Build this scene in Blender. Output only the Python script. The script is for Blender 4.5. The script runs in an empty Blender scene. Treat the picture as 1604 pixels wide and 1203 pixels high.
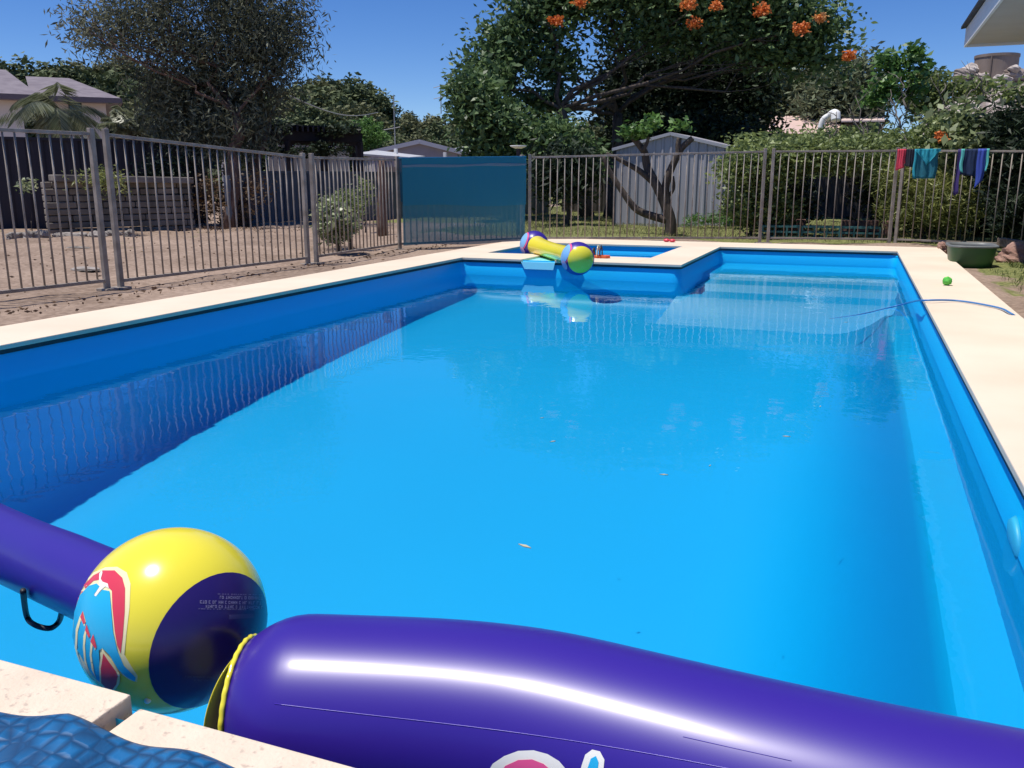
import bpy, bmesh, math, random
import numpy as np
from mathutils import Vector, Matrix
from mathutils.bvhtree import BVHTree
from mathutils.geometry import delaunay_2d_cdt

R = math.radians
SC = bpy.context.scene
COL = SC.collection
random.seed(7)
rng = np.random.default_rng(7)

# ------------------------------------------------------------------ camera
CAM_H = 0.80
PITCH, YAW, F = 13.111, 21.306, 1361.0
cam = bpy.data.objects.new('camera', bpy.data.cameras.new('camera'))
COL.objects.link(cam)
cam.location = (0, 0, CAM_H)
cam.rotation_euler = (R(90 - PITCH), 0, R(YAW))
cam.data.sensor_width = 36
cam.data.lens = F / 1604 * 36
cam.data.clip_start = 0.02
cam.data.clip_end = 6000
SC.camera = cam

# ------------------------------------------------------------------ sky, sun, exposure
SUN = Vector((-0.24, -0.15, 0.95)).normalized()
w = bpy.data.worlds.new('World'); SC.world = w; w.use_nodes = True
nt = w.node_tree
sk = nt.nodes.new('ShaderNodeTexSky'); sk.sky_type = 'NISHITA'; sk.sun_disc = False
sk.sun_elevation = math.asin(SUN.z); sk.sun_rotation = math.atan2(SUN.x, SUN.y)
sk.air_density = 0.75; sk.dust_density = 0.0; sk.ozone_density = 5.0; sk.altitude = 200
hs = nt.nodes.new('ShaderNodeHueSaturation'); hs.inputs['Saturation'].default_value = 1.25; hs.inputs['Hue'].default_value = .512
hs.inputs['Value'].default_value = 0.9
nt.links.new(sk.outputs[0], hs.inputs['Color'])
nt.links.new(hs.outputs[0], nt.nodes['Background'].inputs[0])
nt.nodes['Background'].inputs[1].default_value = 0.125
sl = bpy.data.lights.new('sun', 'SUN'); sl.energy = 4.5; sl.angle = R(0.5); sl.color = (1, .955, .88)
so = bpy.data.objects.new('sun', sl); COL.objects.link(so)
so.rotation_euler = SUN.to_track_quat('Z', 'Y').to_euler()
sl.cycles.is_caustics_light = True
SC.view_settings.view_transform = 'Standard'; SC.view_settings.look = 'None'
SC.view_settings.exposure = 0.15; SC.view_settings.gamma = 1
SC.cycles.use_denoising = True
SC.cycles.max_bounces = 10; SC.cycles.transparent_max_bounces = 12
SC.cycles.caustics_refractive = True; SC.cycles.caustics_reflective = False
SC.cycles.sample_clamp_indirect = 6

# ------------------------------------------------------------------ helpers
def ray(px, py):
    x = px - 802; y = 601.5 - py; p = R(PITCH); a = R(YAW)
    fw = F * math.cos(p) + y * math.sin(p); up = -F * math.sin(p) + y * math.cos(p)
    return Vector((x * math.cos(a) - fw * math.sin(a), x * math.sin(a) + fw * math.cos(a), up))
def P(px, py, D):            # the point seen at a pixel of the photograph, D metres away along the ground
    r = ray(px, py); t = D / math.hypot(r.x, r.y)
    return Vector((r.x * t, r.y * t, CAM_H + r.z * t))
def at(px, py, z=0.0):       # the point seen at a pixel, lying at height z
    r = ray(px, py); t = (z - CAM_H) / r.z
    return Vector((r.x * t, r.y * t, z))

class MB:
    def __init__(s): s.v = []; s.f = []
    def add(s, vs, fs):
        o = len(s.v); s.v += [tuple(q) for q in vs]; s.f += [tuple(i + o for i in f) for f in fs]; return s
    def box(s, x0, y0, z0, x1, y1, z1):
        return s.add([(x0,y0,z0),(x1,y0,z0),(x1,y1,z0),(x0,y1,z0),(x0,y0,z1),(x1,y0,z1),(x1,y1,z1),(x0,y1,z1)],
                     [(3,2,1,0),(4,5,6,7),(0,1,5,4),(1,2,6,5),(2,3,7,6),(3,0,4,7)])
    def bar(s, a, b, w, h, up=(0,0,1)):      # box beam from a to b
        a = Vector(a); b = Vector(b); d = (b - a).normalized(); u = Vector(up)
        sd = d.cross(u)
        if sd.length < 1e-4: sd = d.cross(Vector((1,0,0)))
        sd.normalize(); u = sd.cross(d).normalized()
        vs = []
        for q in (a, b):
            for i, j in ((-1,-1),(1,-1),(1,1),(-1,1)): vs.append(q + sd * (i * w / 2) + u * (j * h / 2))
        return s.add(vs, [(3,2,1,0),(4,5,6,7),(0,1,5,4),(1,2,6,5),(2,3,7,6),(3,0,4,7)])
    def tube(s, path, rad, n=8, cap=True):
        path = [Vector(q) for q in path]; m = len(path)
        if not hasattr(rad, '__len__'): rad = [rad] * m
        vs = []; prev = None
        for i in range(m):
            t = (path[min(i+1, m-1)] - path[max(i-1, 0)])
            t = t.normalized() if t.length > 1e-9 else Vector((0,0,1))
            if prev is None:
                ref = Vector((0,0,1)) if abs(t.z) < .9 else Vector((1,0,0))
                u = t.cross(ref).normalized()
            else:
                u = (prev - t * prev.dot(t))
                u = u.normalized() if u.length > 1e-6 else t.orthogonal().normalized()
            prev = u; vv = t.cross(u)
            for k in range(n):
                a = 2 * math.pi * k / n
                vs.append(path[i] + (u * math.cos(a) + vv * math.sin(a)) * rad[i])
        fs = [(i*n+k, i*n+(k+1) % n, (i+1)*n+(k+1) % n, (i+1)*n+k) for i in range(m-1) for k in range(n)]
        if cap: fs += [tuple(range(n))[::-1], tuple((m-1)*n+k for k in range(n))]
        return s.add(vs, fs)
    def prism(s, poly, vec):                 # flat polygon (3-D points) given a thickness vector
        n = len(poly); vec = Vector(vec); a = [Vector(q) for q in poly]
        return s.add(a + [q + vec for q in a], [tuple(range(n))[::-1], tuple(range(n, 2*n))] + [(i, (i+1) % n, n+(i+1) % n, n+i) for i in range(n)])
    def ellipsoid(s, c, r, nu=20, nv=12, f=None):
        vs = []; c = Vector(c)
        for j in range(nv+1):
            th = math.pi * j / nv
            for i in range(nu):
                ph = 2*math.pi*i/nu; d = Vector((math.sin(th)*math.cos(ph), math.sin(th)*math.sin(ph), math.cos(th)))
                k = f(d) if f else 1
                vs.append(c + Vector((d.x*r[0], d.y*r[1], d.z*r[2])) * k)
        fs = [(j*nu+i, (j+1)*nu+i, (j+1)*nu+(i+1) % nu, j*nu+(i+1) % nu) for j in range(nv) for i in range(nu)]
        return s.add(vs, fs)
    def build(s, name, mat, parent=None, smooth=False, bevel=0, flip=True):
        me = bpy.data.meshes.new(name)
        off = parent_world(parent) if parent else Vector((0,0,0))
        me.from_pydata([(q[0]-off.x, q[1]-off.y, q[2]-off.z) for q in s.v], [], s.f)
        me.validate()
        if flip:
            bm = bmesh.new(); bm.from_mesh(me); bmesh.ops.remove_doubles(bm, verts=bm.verts, dist=1e-5)
            bmesh.ops.recalc_face_normals(bm, faces=bm.faces); bm.to_mesh(me); bm.free()
        if smooth: me.polygons.foreach_set('use_smooth', [True] * len(me.polygons))
        me.materials.append(mat)
        o = bpy.data.objects.new(name, me); COL.objects.link(o)
        if parent: o.parent = parent
        if bevel:
            b = o.modifiers.new('bevel', 'BEVEL'); b.width = bevel; b.segments = 2; b.limit_method = 'ANGLE'; b.angle_limit = R(40)
        return o
def parent_world(o):
    t = Vector((0,0,0))
    while o: t += Vector(o.location); o = o.parent
    return t
def thing(name, label, cat, loc=(0,0,0), group=None):
    o = bpy.data.objects.new(name, None); COL.objects.link(o); o.location = loc; o.empty_display_size = .1
    return tag(o, label, cat, group)
def tag(o, label, cat, group=None, kind=None):
    if label: o['label'] = label
    if cat: o['category'] = cat
    if group: o['group'] = group
    if kind: o['kind'] = kind
    return o
def struct(o): o['kind'] = 'structure'; return o
def copy_tree(o, parent=None):
    c = o.copy(); COL.objects.link(c); c.parent = parent
    for ch in o.children: copy_tree(ch, c)
    return c

# ------------------------------------------------------------------ materials
def mat(name, col, rough=.6, **kw):
    m = bpy.data.materials.new(name); m.use_nodes = True
    b = m.node_tree.nodes['Principled BSDF']
    b.inputs['Base Color'].default_value = (*col, 1); b.inputs['Roughness'].default_value = rough
    for k, x in kw.items(): b.inputs[k.replace('_', ' ')].default_value = x
    return m
def N(m, t, **kw):
    n = m.node_tree.nodes.new(t)
    for k, x in kw.items(): setattr(n, k, x)
    return n
def L(m, a, b): m.node_tree.links.new(a, b)
def noisy(name, c1, c2, rough=.8, scale=3, detail=8, bump=0.0, bscale=None, c3=None, s3=30, lo=.35, hi=.65, stretch=None, spec=None):
    m = mat(name, c1, rough); b = m.node_tree.nodes['Principled BSDF']
    if spec is not None: b.inputs['Specular IOR Level'].default_value = spec
    tc = N(m, 'ShaderNodeTexCoord'); co = tc.outputs['Object']
    if stretch:
        mp = N(m, 'ShaderNodeMapping'); mp.inputs['Scale'].default_value = stretch; L(m, co, mp.inputs[0]); co = mp.outputs[0]
    n = N(m, 'ShaderNodeTexNoise'); n.inputs['Scale'].default_value = scale; n.inputs['Detail'].default_value = detail; L(m, co, n.inputs[0])
    r = N(m, 'ShaderNodeValToRGB'); r.color_ramp.elements[0].position = lo; r.color_ramp.elements[1].position = hi
    r.color_ramp.elements[0].color = (*c1, 1); r.color_ramp.elements[1].color = (*c2, 1); L(m, n.outputs[0], r.inputs[0])
    out = r.outputs[0]
    if c3:
        n3 = N(m, 'ShaderNodeTexNoise'); n3.inputs['Scale'].default_value = s3; n3.inputs['Detail'].default_value = 3; L(m, co, n3.inputs[0])
        r3 = N(m, 'ShaderNodeValToRGB'); r3.color_ramp.elements[0].position = .60; r3.color_ramp.elements[1].position = .70
        L(m, n3.outputs[0], r3.inputs[0])
        mx = N(m, 'ShaderNodeMix', data_type='RGBA'); L(m, r3.outputs[0], mx.inputs[0]); L(m, out, mx.inputs[6]); mx.inputs[7].default_value = (*c3, 1)
        out = mx.outputs[2]
    L(m, out, b.inputs['Base Color'])
    if bump:
        nb = N(m, 'ShaderNodeTexNoise'); nb.inputs['Scale'].default_value = bscale or scale * 4; nb.inputs['Detail'].default_value = 6; L(m, co, nb.inputs[0])
        bp = N(m, 'ShaderNodeBump'); bp.inputs['Strength'].default_value = bump; bp.inputs['Distance'].default_value = .02
        L(m, nb.outputs[0], bp.inputs['Height']); L(m, bp.outputs[0], b.inputs['Normal'])
    return m
def leaf_mat(name, c1, c2, rough=.45, trans=.25, spec=.5):
    m = mat(name, c1, rough); b = m.node_tree.nodes['Principled BSDF']; b.inputs['Specular IOR Level'].default_value = spec
    a = N(m, 'ShaderNodeAttribute'); a.attribute_name = 'tone'
    r = N(m, 'ShaderNodeValToRGB'); r.color_ramp.elements[0].color = (*c1, 1); r.color_ramp.elements[1].color = (*c2, 1)
    L(m, a.outputs['Fac'], r.inputs[0]); L(m, r.outputs[0], b.inputs['Base Color'])
    t = N(m, 'ShaderNodeBsdfTranslucent'); L(m, r.outputs[0], t.inputs[0])
    mx = N(m, 'ShaderNodeMixShader'); mx.inputs[0].default_value = trans
    L(m, b.outputs[0], mx.inputs[1]); L(m, t.outputs[0], mx.inputs[2]); L(m, mx.outputs[0], m.node_tree.nodes['Material Output'].inputs[0])
    return m

M = {}
M['pool'] = noisy('pool_gelcoat', (.0, .465, .86), (.0, .48, .88), .45, scale=.6, detail=2)
M['pool_line'] = mat('pool_joint_grime', (.01, .07, .16), .7)
M['spill'] = mat('spillway_gelcoat', (.25, .72, .88), .3)
M['coping'] = noisy('coping_render', (.68, .555, .425), (.76, .635, .50), .85, scale=1.3, bump=.05, bscale=90, c3=(.74, .60, .46), s3=55)
M['coping_edge'] = noisy('coping_paver', (.66, .54, .42), (.76, .63, .50), .9, scale=9, bump=.2, bscale=140, c3=(.52, .42, .34), s3=70)
M['dirt'] = None
M['steel'] = noisy('galvanised_steel', (.23, .195, .165), (.37, .32, .275), .6, scale=9)
M['steel'].node_tree.nodes['Principled BSDF'].inputs['Metallic'].default_value = .1
M['purple'] = mat('purple_vinyl', (.036, .014, .265), .40, Coat_Weight=.28, Coat_Roughness=.20)
M['purple_dark'] = mat('purple_print', (.022, .012, .12), .3)
M['yellow'] = mat('yellow_vinyl', (.86, .74, .05), .22, Coat_Weight=.4, Coat_Roughness=.1)
M['white'] = mat('white_print', (.85, .83, .75), .35)
M['cream_print'] = mat('cream_print', (.88, .80, .45), .35)
M['red'] = mat('red_print', (.68, .05, .09), .35)
M['cyan'] = mat('cyan_print', (.02, .42, .72), .35)
M['pink'] = mat('pink_print', (.80, .10, .28), .35)
M['greytext'] = mat('grey_print', (.22, .20, .34), .4)
M['black'] = mat('black_rubber', (.015, .015, .02), .5)

def put(vs, fs, name, m, parent=None, smooth=True):
    return MB().add(vs, fs).build(name, m, parent, smooth)

# ------------------------------------------------------------------ ground
PX0, PX1, PY0, PY1, PYT, PXT = -3.955, .48, .927, 11.30, 8.66, -1.575   # pool: x, y, tank front, tank side
def make_ground():
    m = mat('yard_ground', (.3, .25, .2), .95); b = m.node_tree.nodes['Principled BSDF']; b.inputs['Specular IOR Level'].default_value = .15
    tc = N(m, 'ShaderNodeTexCoord'); co = tc.outputs['Object']
    def ns(scale, detail=8):
        n = N(m, 'ShaderNodeTexNoise'); n.inputs['Scale'].default_value = scale; n.inputs['Detail'].default_value = detail; L(m, co, n.inputs[0]); return n.outputs[0]
    def ramp(src, a, b_, c1, c2):
        r = N(m, 'ShaderNodeValToRGB'); r.color_ramp.elements[0].position = a; r.color_ramp.elements[1].position = b_
        r.color_ramp.elements[0].color = (*c1, 1); r.color_ramp.elements[1].color = (*c2, 1); L(m, src, r.inputs[0]); return r.outputs[0]
    def mix(f, a, b_):
        x = N(m, 'ShaderNodeMix', data_type='RGBA'); L(m, f, x.inputs[0]); L(m, a, x.inputs[6]); L(m, b_, x.inputs[7]); return x.outputs[2]
    dirt = ramp(ns(1.1), .32, .68, (.19, .135, .10), (.39, .29, .225))
    fine = ramp(ns(22, 5), .42, .62, (.17, .12, .09), (.40, .30, .235))
    x = N(m, 'ShaderNodeMix', data_type='RGBA'); x.inputs[0].default_value = .4; L(m, dirt, x.inputs[6]); L(m, fine, x.inputs[7]); d = x.outputs[2]
    grass = ramp(ns(30, 4), .35, .65, (.09, .11, .035), (.24, .24, .09))
    a = N(m, 'ShaderNodeAttribute'); a.attribute_name = 'grassy'
    ad = N(m, 'ShaderNodeMath', operation='ADD'); L(m, a.outputs['Fac'], ad.inputs[0])
    sb = N(m, 'ShaderNodeMath', operation='MULTIPLY_ADD'); L(m, ns(3.0), sb.inputs[0]); sb.inputs[1].default_value = 1.6; sb.inputs[2].default_value = -.8; L(m, sb.outputs[0], ad.inputs[1])
    g = ramp(ad.outputs[0], .40, .60, (0,0,0), (1,1,1))
    L(m, mix(g, d, grass), b.inputs['Base Color'])
    bp = N(m, 'ShaderNodeBump'); bp.inputs['Strength'].default_value = .6; bp.inputs['Distance'].default_value = .03
    L(m, ns(18), bp.inputs['Height']); L(m, bp.outputs[0], b.inputs['Normal'])
    M['dirt'] = m
    xs = sorted(set([-1500,-700,-300,-120,-70,-45] + [round(-32 + .8*i, 3) for i in range(24)] + [round(-13 + .14*i, 3) for i in range(60)] + [-4.3, -4.2] + [round(-4.2 + .3*i, 3) for i in range(16)] + [.8, .8] + [round(.8 + .14*i, 3) for i in range(20)] + [4,5,6,8,10,14,20,30,45,80,160,400,900,1500]))
    ys = sorted(set([-900,-200,-40,-10,-3,-1,0,.6,1.2] + [round(1.2+.16*i, 3) for i in range(112)] + [19.5,20,21,22,23,24,26,28,30,35,45,60,90,150,300,700,1500]))
    hole = lambda x, y: (-4.3 < x < .8 and 1.2 > y > .6) or (-4.2 <= x <= .8 and 1.2 <= y < 11.6)
    xs = [x for x in xs if not (.8 < x < .8)]
    vs = []; fs = []; gr = []
    nx = len(xs)
    nz = lambda x, y: .010*math.sin(x*3.1+y*1.7)+.008*math.sin(x*7.3-y*4.1)+.006*math.sin(x*12.7+y*10.9+2)
    for y in ys:
        for x in xs:
            z = -.055
            if -4.6 < x < 1.1 and .3 < y < 12.3: z = -.06
            elif -6 < x < -4.4 and y < 13: z = -.058 + nz(x, y) * min(1, abs(x+4.6)) - .012*math.exp(-((x+5.15+.07*math.sin(y*1.4))/.06)**2)
            elif y < 30 and abs(x) < 40: z = -.06 + 2.0*nz(x*.6, y*.6) * (0 if y > 11.8 and -4.6 < x < 1.3 and y < 12.4 else 1)
            vs.append((x, y, z))
            g = 0
            if x > 1.15 and y > 7.8: g = .75 if y > 9.2 else .45
            if y > 13.2 and x > -7: g = .8
            if y > 17 and x > -10: g = .9
            if y > 30: g = .8
            if x < -9 and y < 13 and y > 8: g = .2
            gr.append(g)
    for j in range(len(ys)-1):
        for i in range(nx-1):
            cx, cy = (xs[i]+xs[i+1])/2, (ys[j]+ys[j+1])/2
            if hole(cx, cy): continue
            fs.append((j*nx+i, j*nx+i+1, (j+1)*nx+i+1, (j+1)*nx+i))
    me = bpy.data.meshes.new('ground'); me.from_pydata(vs, [], fs)
    at_ = me.attributes.new('grassy', 'FLOAT', 'POINT'); at_.data.foreach_set('value', gr)
    me.polygons.foreach_set('use_smooth', [True]*len(me.polygons)); me.materials.append(m)
    o = bpy.data.objects.new('ground', me); COL.objects.link(o); struct(o)
make_ground()

# ------------------------------------------------------------------ pool
pool = thing('swimming_pool', 'long blue fibreglass swimming pool with cream coping and shallow steps', 'pool', (-1.7, 5, 0))
def outline(off, r=.10, seg=5):
    """L-shaped outline inset by off, with rounded corners"""
    a = [(PX0+off, PY0+off), (PX1-off, PY0+off), (PX1-off, PY1-off), (PXT+off, PY1-off), (PXT+off, PYT-off), (PX0+off, PYT-off)]
    out = []; n = len(a)
    for i in range(n):
        p = Vector(a[i]); q = (Vector(a[i-1])-p).normalized(); s = (Vector(a[(i+1) % n])-p).normalized()
        conc = i == 4
        rr = max(.02, (r + off*.3) if not conc else (r))
        for k in range(seg+1):
            t = k/seg
            A = p+q*rr; B = p+s*rr
            pt = A*(1-t)**2 + p*2*t*(1-t) + B*t**2
            out.append(pt)
    return out
def depth(y):     # floor, deep near the camera
    return -1.98 + .68 * (y-1)/8.0
rings = [(-.035, -.012), (-.035, -.03), (-.008, -.10), (.0, -.19), (.012, -.36), (.03, -.50), (.05, None, .55), (.085, None, .72), (.14, None, .84), (.22, None, .92), (.33, None, .97), (.46, None, .993), (.60, None, 1.0), (.66, None, 1.0)]
vs = []; n = None
for rg in rings:
    o_ = outline(rg[0]); n = len(o_)
    for q in o_:
        z = rg[1] if rg[1] is not None else depth(q.y)*rg[2]
        vs.append((q.x, q.y, z))
fs = [(j*n+(i+1) % n, j*n+i, (j+1)*n+i, (j+1)*n+(i+1) % n) for j in range(len(rings)-1) for i in range(n)]
fs.append(tuple((len(rings)-1)*n+i for i in range(n)))
shell = put(vs, fs, 'shell', M['pool'], pool)
# long bench down the right side, steps in the far bay
def rounded_block(x0, y0, x1, y1, ztop, zb, name):
    m_ = MB(); m_.box(x0, y0, zb, x1, y1, ztop)
    return m_.build(name, M['pool'], pool, bevel=.035)
prof_b = [(PX1+.02, 0), (.30, 0), (.285, .012), (.268, .06), (.245, .16), (.215, .30), (.175, .45), (.12, .60), (.05, .73), (-.04, .84), (-.15, .915), (-.28, .965), (-.42, .992), (-.56, 1.004)]
vs = []; fs = []; ysb = [PY0+.06, 2.5, 4.0, 5.5, 7.0, 7.5]
for y in ysb:
    for x, k in prof_b: vs.append((x, y, -.50 + k*(depth(y)+.50)))
nb = len(prof_b)
fs = [(j*nb+i, j*nb+i+1, (j+1)*nb+i+1, (j+1)*nb+i) for j in range(len(ysb)-1) for i in range(nb-1)]
vs += [(PX1+.02, ysb[-1], -2.1), (-.56, ysb[-1], -2.1)]; fs.append(tuple((len(ysb)-1)*nb+i for i in range(nb)) + (len(vs)-1, len(vs)-2))
bench = MB().add(vs, fs).build('bench', M['pool'], pool, True)
bench.data.polygons.foreach_set('use_smooth', [len(p.vertices) == 4 for p in bench.data.polygons]); bench.modifiers.new('split', 'EDGE_SPLIT').split_angle = R(40)
ps = [(PY1+.02, -.36), (10.0, -.36), (9.95, -.375), (9.70, -.60), (9.64, -.615), (9.36, -.625), (9.30, -.64), (9.02, -.88), (8.96, -.895), (8.62, -.90), (8.54, -.92), (8.20, -1.15), (7.9, -1.30), (7.6, -1.42), (PY1+.02, -1.6)]
st = MB().prism([(PXT-.02, y, z) for y, z in ps], (PX1-PXT+.04, 0, 0)).build('steps', M['pool'], pool)
st.data.polygons.foreach_set('use_smooth', [len(p.vertices) == 4 for p in st.data.polygons]); st.modifiers.new('split', 'EDGE_SPLIT').split_angle = R(40)
steps = [st]
fit = MB().tube([(PX1+.01, 2.60, -.185), (PX1-.006, 2.60, -.187)], [.085, .074], 28).build('return_fitting', mat('fitting', (.03, .40, .62), .5), pool, True)
for o in [shell, bench, fit] + steps: o.cycles.is_caustics_receiver = True

# coping : sheets of pavers round the pool with a 25 mm nosing over the shell
def coping(pts, zt=0.0, th=.026, mt='coping', lab=None, bev=.004):
    o = MB().prism([(x, y, zt-th) for x, y in pts], (0, 0, th)).build('coping', M[mt], pool, bevel=bev)
    if lab: o['label'] = lab
    return o
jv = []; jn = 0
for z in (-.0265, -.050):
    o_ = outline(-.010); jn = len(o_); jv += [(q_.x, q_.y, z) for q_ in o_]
MB().add(jv, [(i, (i+1) % jn, jn+(i+1) % jn, jn+i) for i in range(jn)]).build('coping_shade_strip', mat('painted_coping_shade', (.035,.045,.055), .8), pool, flip=False)  # dark strip that paints in the shade below the coping face
MB().prism([((-4.48)+.01, .3, -.06), (PX0-.045, .3, -.06), (PX0-.045, 12.1, -.06), ((-4.48)+.01, 12.1, -.06)], (0,0,.033)).build('coping_bed', M['coping_edge'], pool)
MB().prism([(PX1+.045, .3, -.06), (.975, .3, -.06), (.975, 12.1, -.06), (PX1+.045, 12.1, -.06)], (0,0,.033)).build('coping_bed', M['coping_edge'], pool)
SX0, SX1, SY0, SY1 = -3.955, -2.04, 9.35, 11.22       # spa opening
OX0, OX1, OY1 = -4.48, .985, 12.12
coping([(OX0, .3), (PX0, .3), (PX0, OY1), (OX0, OY1)])
coping([(PX1, .3), (OX1, .3), (OX1, OY1), (PX1, OY1)])
coping([(PX0, SY1), (SX1, SY1), (SX1, PY1), (PX1, PY1), (PX1, OY1), (PX0, OY1)])
coping([(SX1, PYT), (PXT, PYT), (PXT, PY1), (SX1, PY1)])
NX0, NX1 = -3.24, -2.93                               # spillway notch
coping([(PX0, PYT), (NX0-.03, PYT), (NX0, SY0), (PX0, SY0)])
coping([(NX1+.03, PYT), (SX1, PYT), (SX1, SY0), (NX1, SY0)])
coping([(PX0, .28), (-1.005, .28), (-1.010, PY0), (PX0, PY0)], 0.008, .05, 'coping_edge', bev=.003, lab='raised end paver on the near edge')
coping([(-.985, .28), (-.30, .28), (-.30, PY0-.004), (-.990, PY0-.004)], -.009, .04, 'coping_edge', bev=.003)
coping([(-.292, .28), (PX1, .28), (PX1, PY0-.004), (-.292, PY0-.004)], -.009, .04, 'coping_edge', bev=.003)
MB().box(PX0, .3, -.12, PX1, PY0-.03, -.0585).build('mortar_bed', M['coping_edge'], pool)
# loose stone strip bridging the spillway
struct_w = MB(); o_ = outline(-.0); struct_w.add([(q.x, q.y, -.185) for q in o_], [tuple(range(len(o_)))])
water = struct_w.build('water', None or mat('w_tmp', (1,1,1)), smooth=True, flip=False); struct(water)

def water_mat(name, bump):
    m = bpy.data.materials.new(name); m.use_nodes = True; t = m.node_tree
    t.nodes.remove(t.nodes['Principled BSDF'])
    g = N(m, 'ShaderNodeBsdfGlass'); g.inputs['IOR'].default_value = 1.26; g.inputs['Roughness'].default_value = 0
    g.inputs['Color'].default_value = (.86, .99, 1, 1)
    L(m, g.outputs[0], t.nodes['Material Output'].inputs[0])
    if bump:
        tc = N(m, 'ShaderNodeTexCoord'); a = N(m, 'ShaderNodeTexNoise'); a.inputs['Scale'].default_value = 4.0; a.inputs['Detail'].default_value = 3
        L(m, tc.outputs['Object'], a.inputs[0]); b = N(m, 'ShaderNodeBump'); b.inputs['Strength'].default_value = bump; b.inputs['Distance'].default_value = .02
        L(m, a.outputs[0], b.inputs['Height']); L(m, b.outputs[0], g.inputs['Normal'])
    return m
M['water'] = water_mat('pool_water', .11)
water.data.materials[0] = M['water']; water.cycles.is_caustics_caster = True

# spa
spa = thing('spa_pool', 'small square blue plunge pool set into the corner of the big pool', 'spa', ((SX0+SX1)/2, 10.3, 0))
m_ = MB()
a = [(SX0, SY0), (SX1, SY0), (SX1, SY1), (SX0, SY1)]
def ringr(off, z): return [(SX0+off, SY0+off, z), (SX1-off, SY0+off, z), (SX1-off, SY1-off, z), (SX0+off, SY1-off, z)]
rr = [(-.03, -.012), (-.03, -.03), (.0, -.12), (.05, -.40), (.45, -.42), (.48, -.95)]
vs = sum([ringr(*q) for q in rr], []); fs = [(j*4+(i+1) % 4, j*4+i, (j+1)*4+i, (j+1)*4+(i+1) % 4) for j in range(len(rr)-1) for i in range(4)] + [tuple(20+i for i in range(4))]
sp_shell = MB().add(vs, fs).build('shell', M['pool'], spa)
sp_shell.cycles.is_caustics_receiver = True
sw = MB().add(ringr(0.004, -.115), [(0,1,2,3)]).build('spa_water', M['water'], None, smooth=True, flip=False); struct(sw); sw.cycles.is_caustics_caster = True
m_ = MB()   # spillway tray sloping down to the pool
m_.add([(NX0-.01, SY0+.03, -.02), (NX1+.01, SY0+.03, -.02), (NX1+.035, PYT-.004, -.026), (NX0-.035, PYT-.004, -.026), (NX1+.02, PYT-.014, -.10), (NX0+.01, PYT-.014, -.10)],
       [(0,1,2,3), (3,2,4,5)])
m_.build('spillway', M['spill'], spa, flip=False)

# ------------------------------------------------------------------ steel pool fence, panel by panel
def fence_panel(a, b, za, zb, label, base=-.06, pitch=.093, posts=(1, 1), zba=None, zbb=None, caps=True):
    """a, b ground ends; za, zb height of the top rail at each end"""
    a = Vector((a[0], a[1], 0)); b = Vector((b[0], b[1], 0)); d = b - a; Ln = d.length; u = d / Ln
    mid = (a + b) / 2; zba = base + .075 if zba is None else zba; zbb = base + .075 if zbb is None else zbb
    t = thing('fence_panel', label, 'fence panel', (mid.x, mid.y, base), 'steel bar fence panels round the pool')
    up = lambda p, z: Vector((p.x, p.y, z))
    MB().bar(up(a, za), up(b, zb), .026, .026).build('top_rail', M['steel'], t, bevel=.003)
    MB().bar(up(a, zba), up(b, zbb), .026, .026).build('bottom_rail', M['steel'], t, bevel=.003)
    n = max(2, round(Ln / pitch)); mb = MB()
    for i in range(1, n):
        k = i / n; p = a.lerp(b, k); j = random.uniform(-.004, .004)
        mb.tube([up(p, zba + (zbb-zba)*k), Vector((p.x + u.x*j, p.y + u.y*j, (zba+za)/2 + (zbb-zba+zb-za)*k/2)), up(p, za + (zb-za)*k)], .0078, 6)
    mb.build('bars', M['steel'], t, True)
    for q, z, f in ((a, za, posts[0]), (b, zb, posts[1])):
        if f:
            s = 1 if q is a else -1
            qq = q + u * (.012 * s)
            mb = MB().bar(up(qq, base), up(qq, z + .045), .042, .042, u); mb.build('post', M['steel'], t, bevel=.004)
            MB().bar(up(qq, base - .01), up(qq, base + .012), .13, .11, u).build('base_plate', M['steel'], t, bevel=.004)
    return t
FA = P(185, 450, 7.87); FB = P(493, 412, 9.60)
fence_panel((-5.93, 2.95), (-5.66, 5.42), 1.15, 1.165, 'leftmost steel fence panel, cut off by the edge of the photo')
fence_panel((-5.64, 5.52), (-5.41, 7.90), 1.165, 1.045, 'long steel fence panel in front of the big feathery tree', zba=.0, zbb=.01)
fence_panel((-5.385, 8.00), (-5.50, 10.02), 1.045, 1.07, 'short steel fence panel in front of the leafy variegated shrub', posts=(1, 0))
fence_panel((-5.49, 10.05), (-4.42, 11.74), 1.07, 1.12, 'steel fence panel behind the hanging blue shade cloth')
fence_panel((-4.36, 11.84), (-2.86, 12.42), 1.13, 1.17, 'steel fence panel beside the blue cloth in front of the patch of dry lawn', pitch=.10, posts=(1, 0))
fence_panel((-2.85, 12.43), (-1.26, 13.03), 1.17, 1.21, 'steel fence panel in front of the forked trunk and the grey shed', pitch=.10, posts=(0, 1))
fence_panel((-1.17, 13.04), (.46, 13.37), 1.21, 1.21, 'steel fence panel in front of the leafy hedge', pitch=.11)
fence_panel((.52, 13.37), (2.30, 12.75), 1.21, 1.16, 'steel fence panel with the clothes hanging over it', pitch=.11, posts=(1, 1))
fence_panel((2.36, 12.70), (4.2, 11.6), 1.16, 1.16, 'rightmost steel fence panel in deep shade behind the timber sleeper', pitch=.11)

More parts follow.
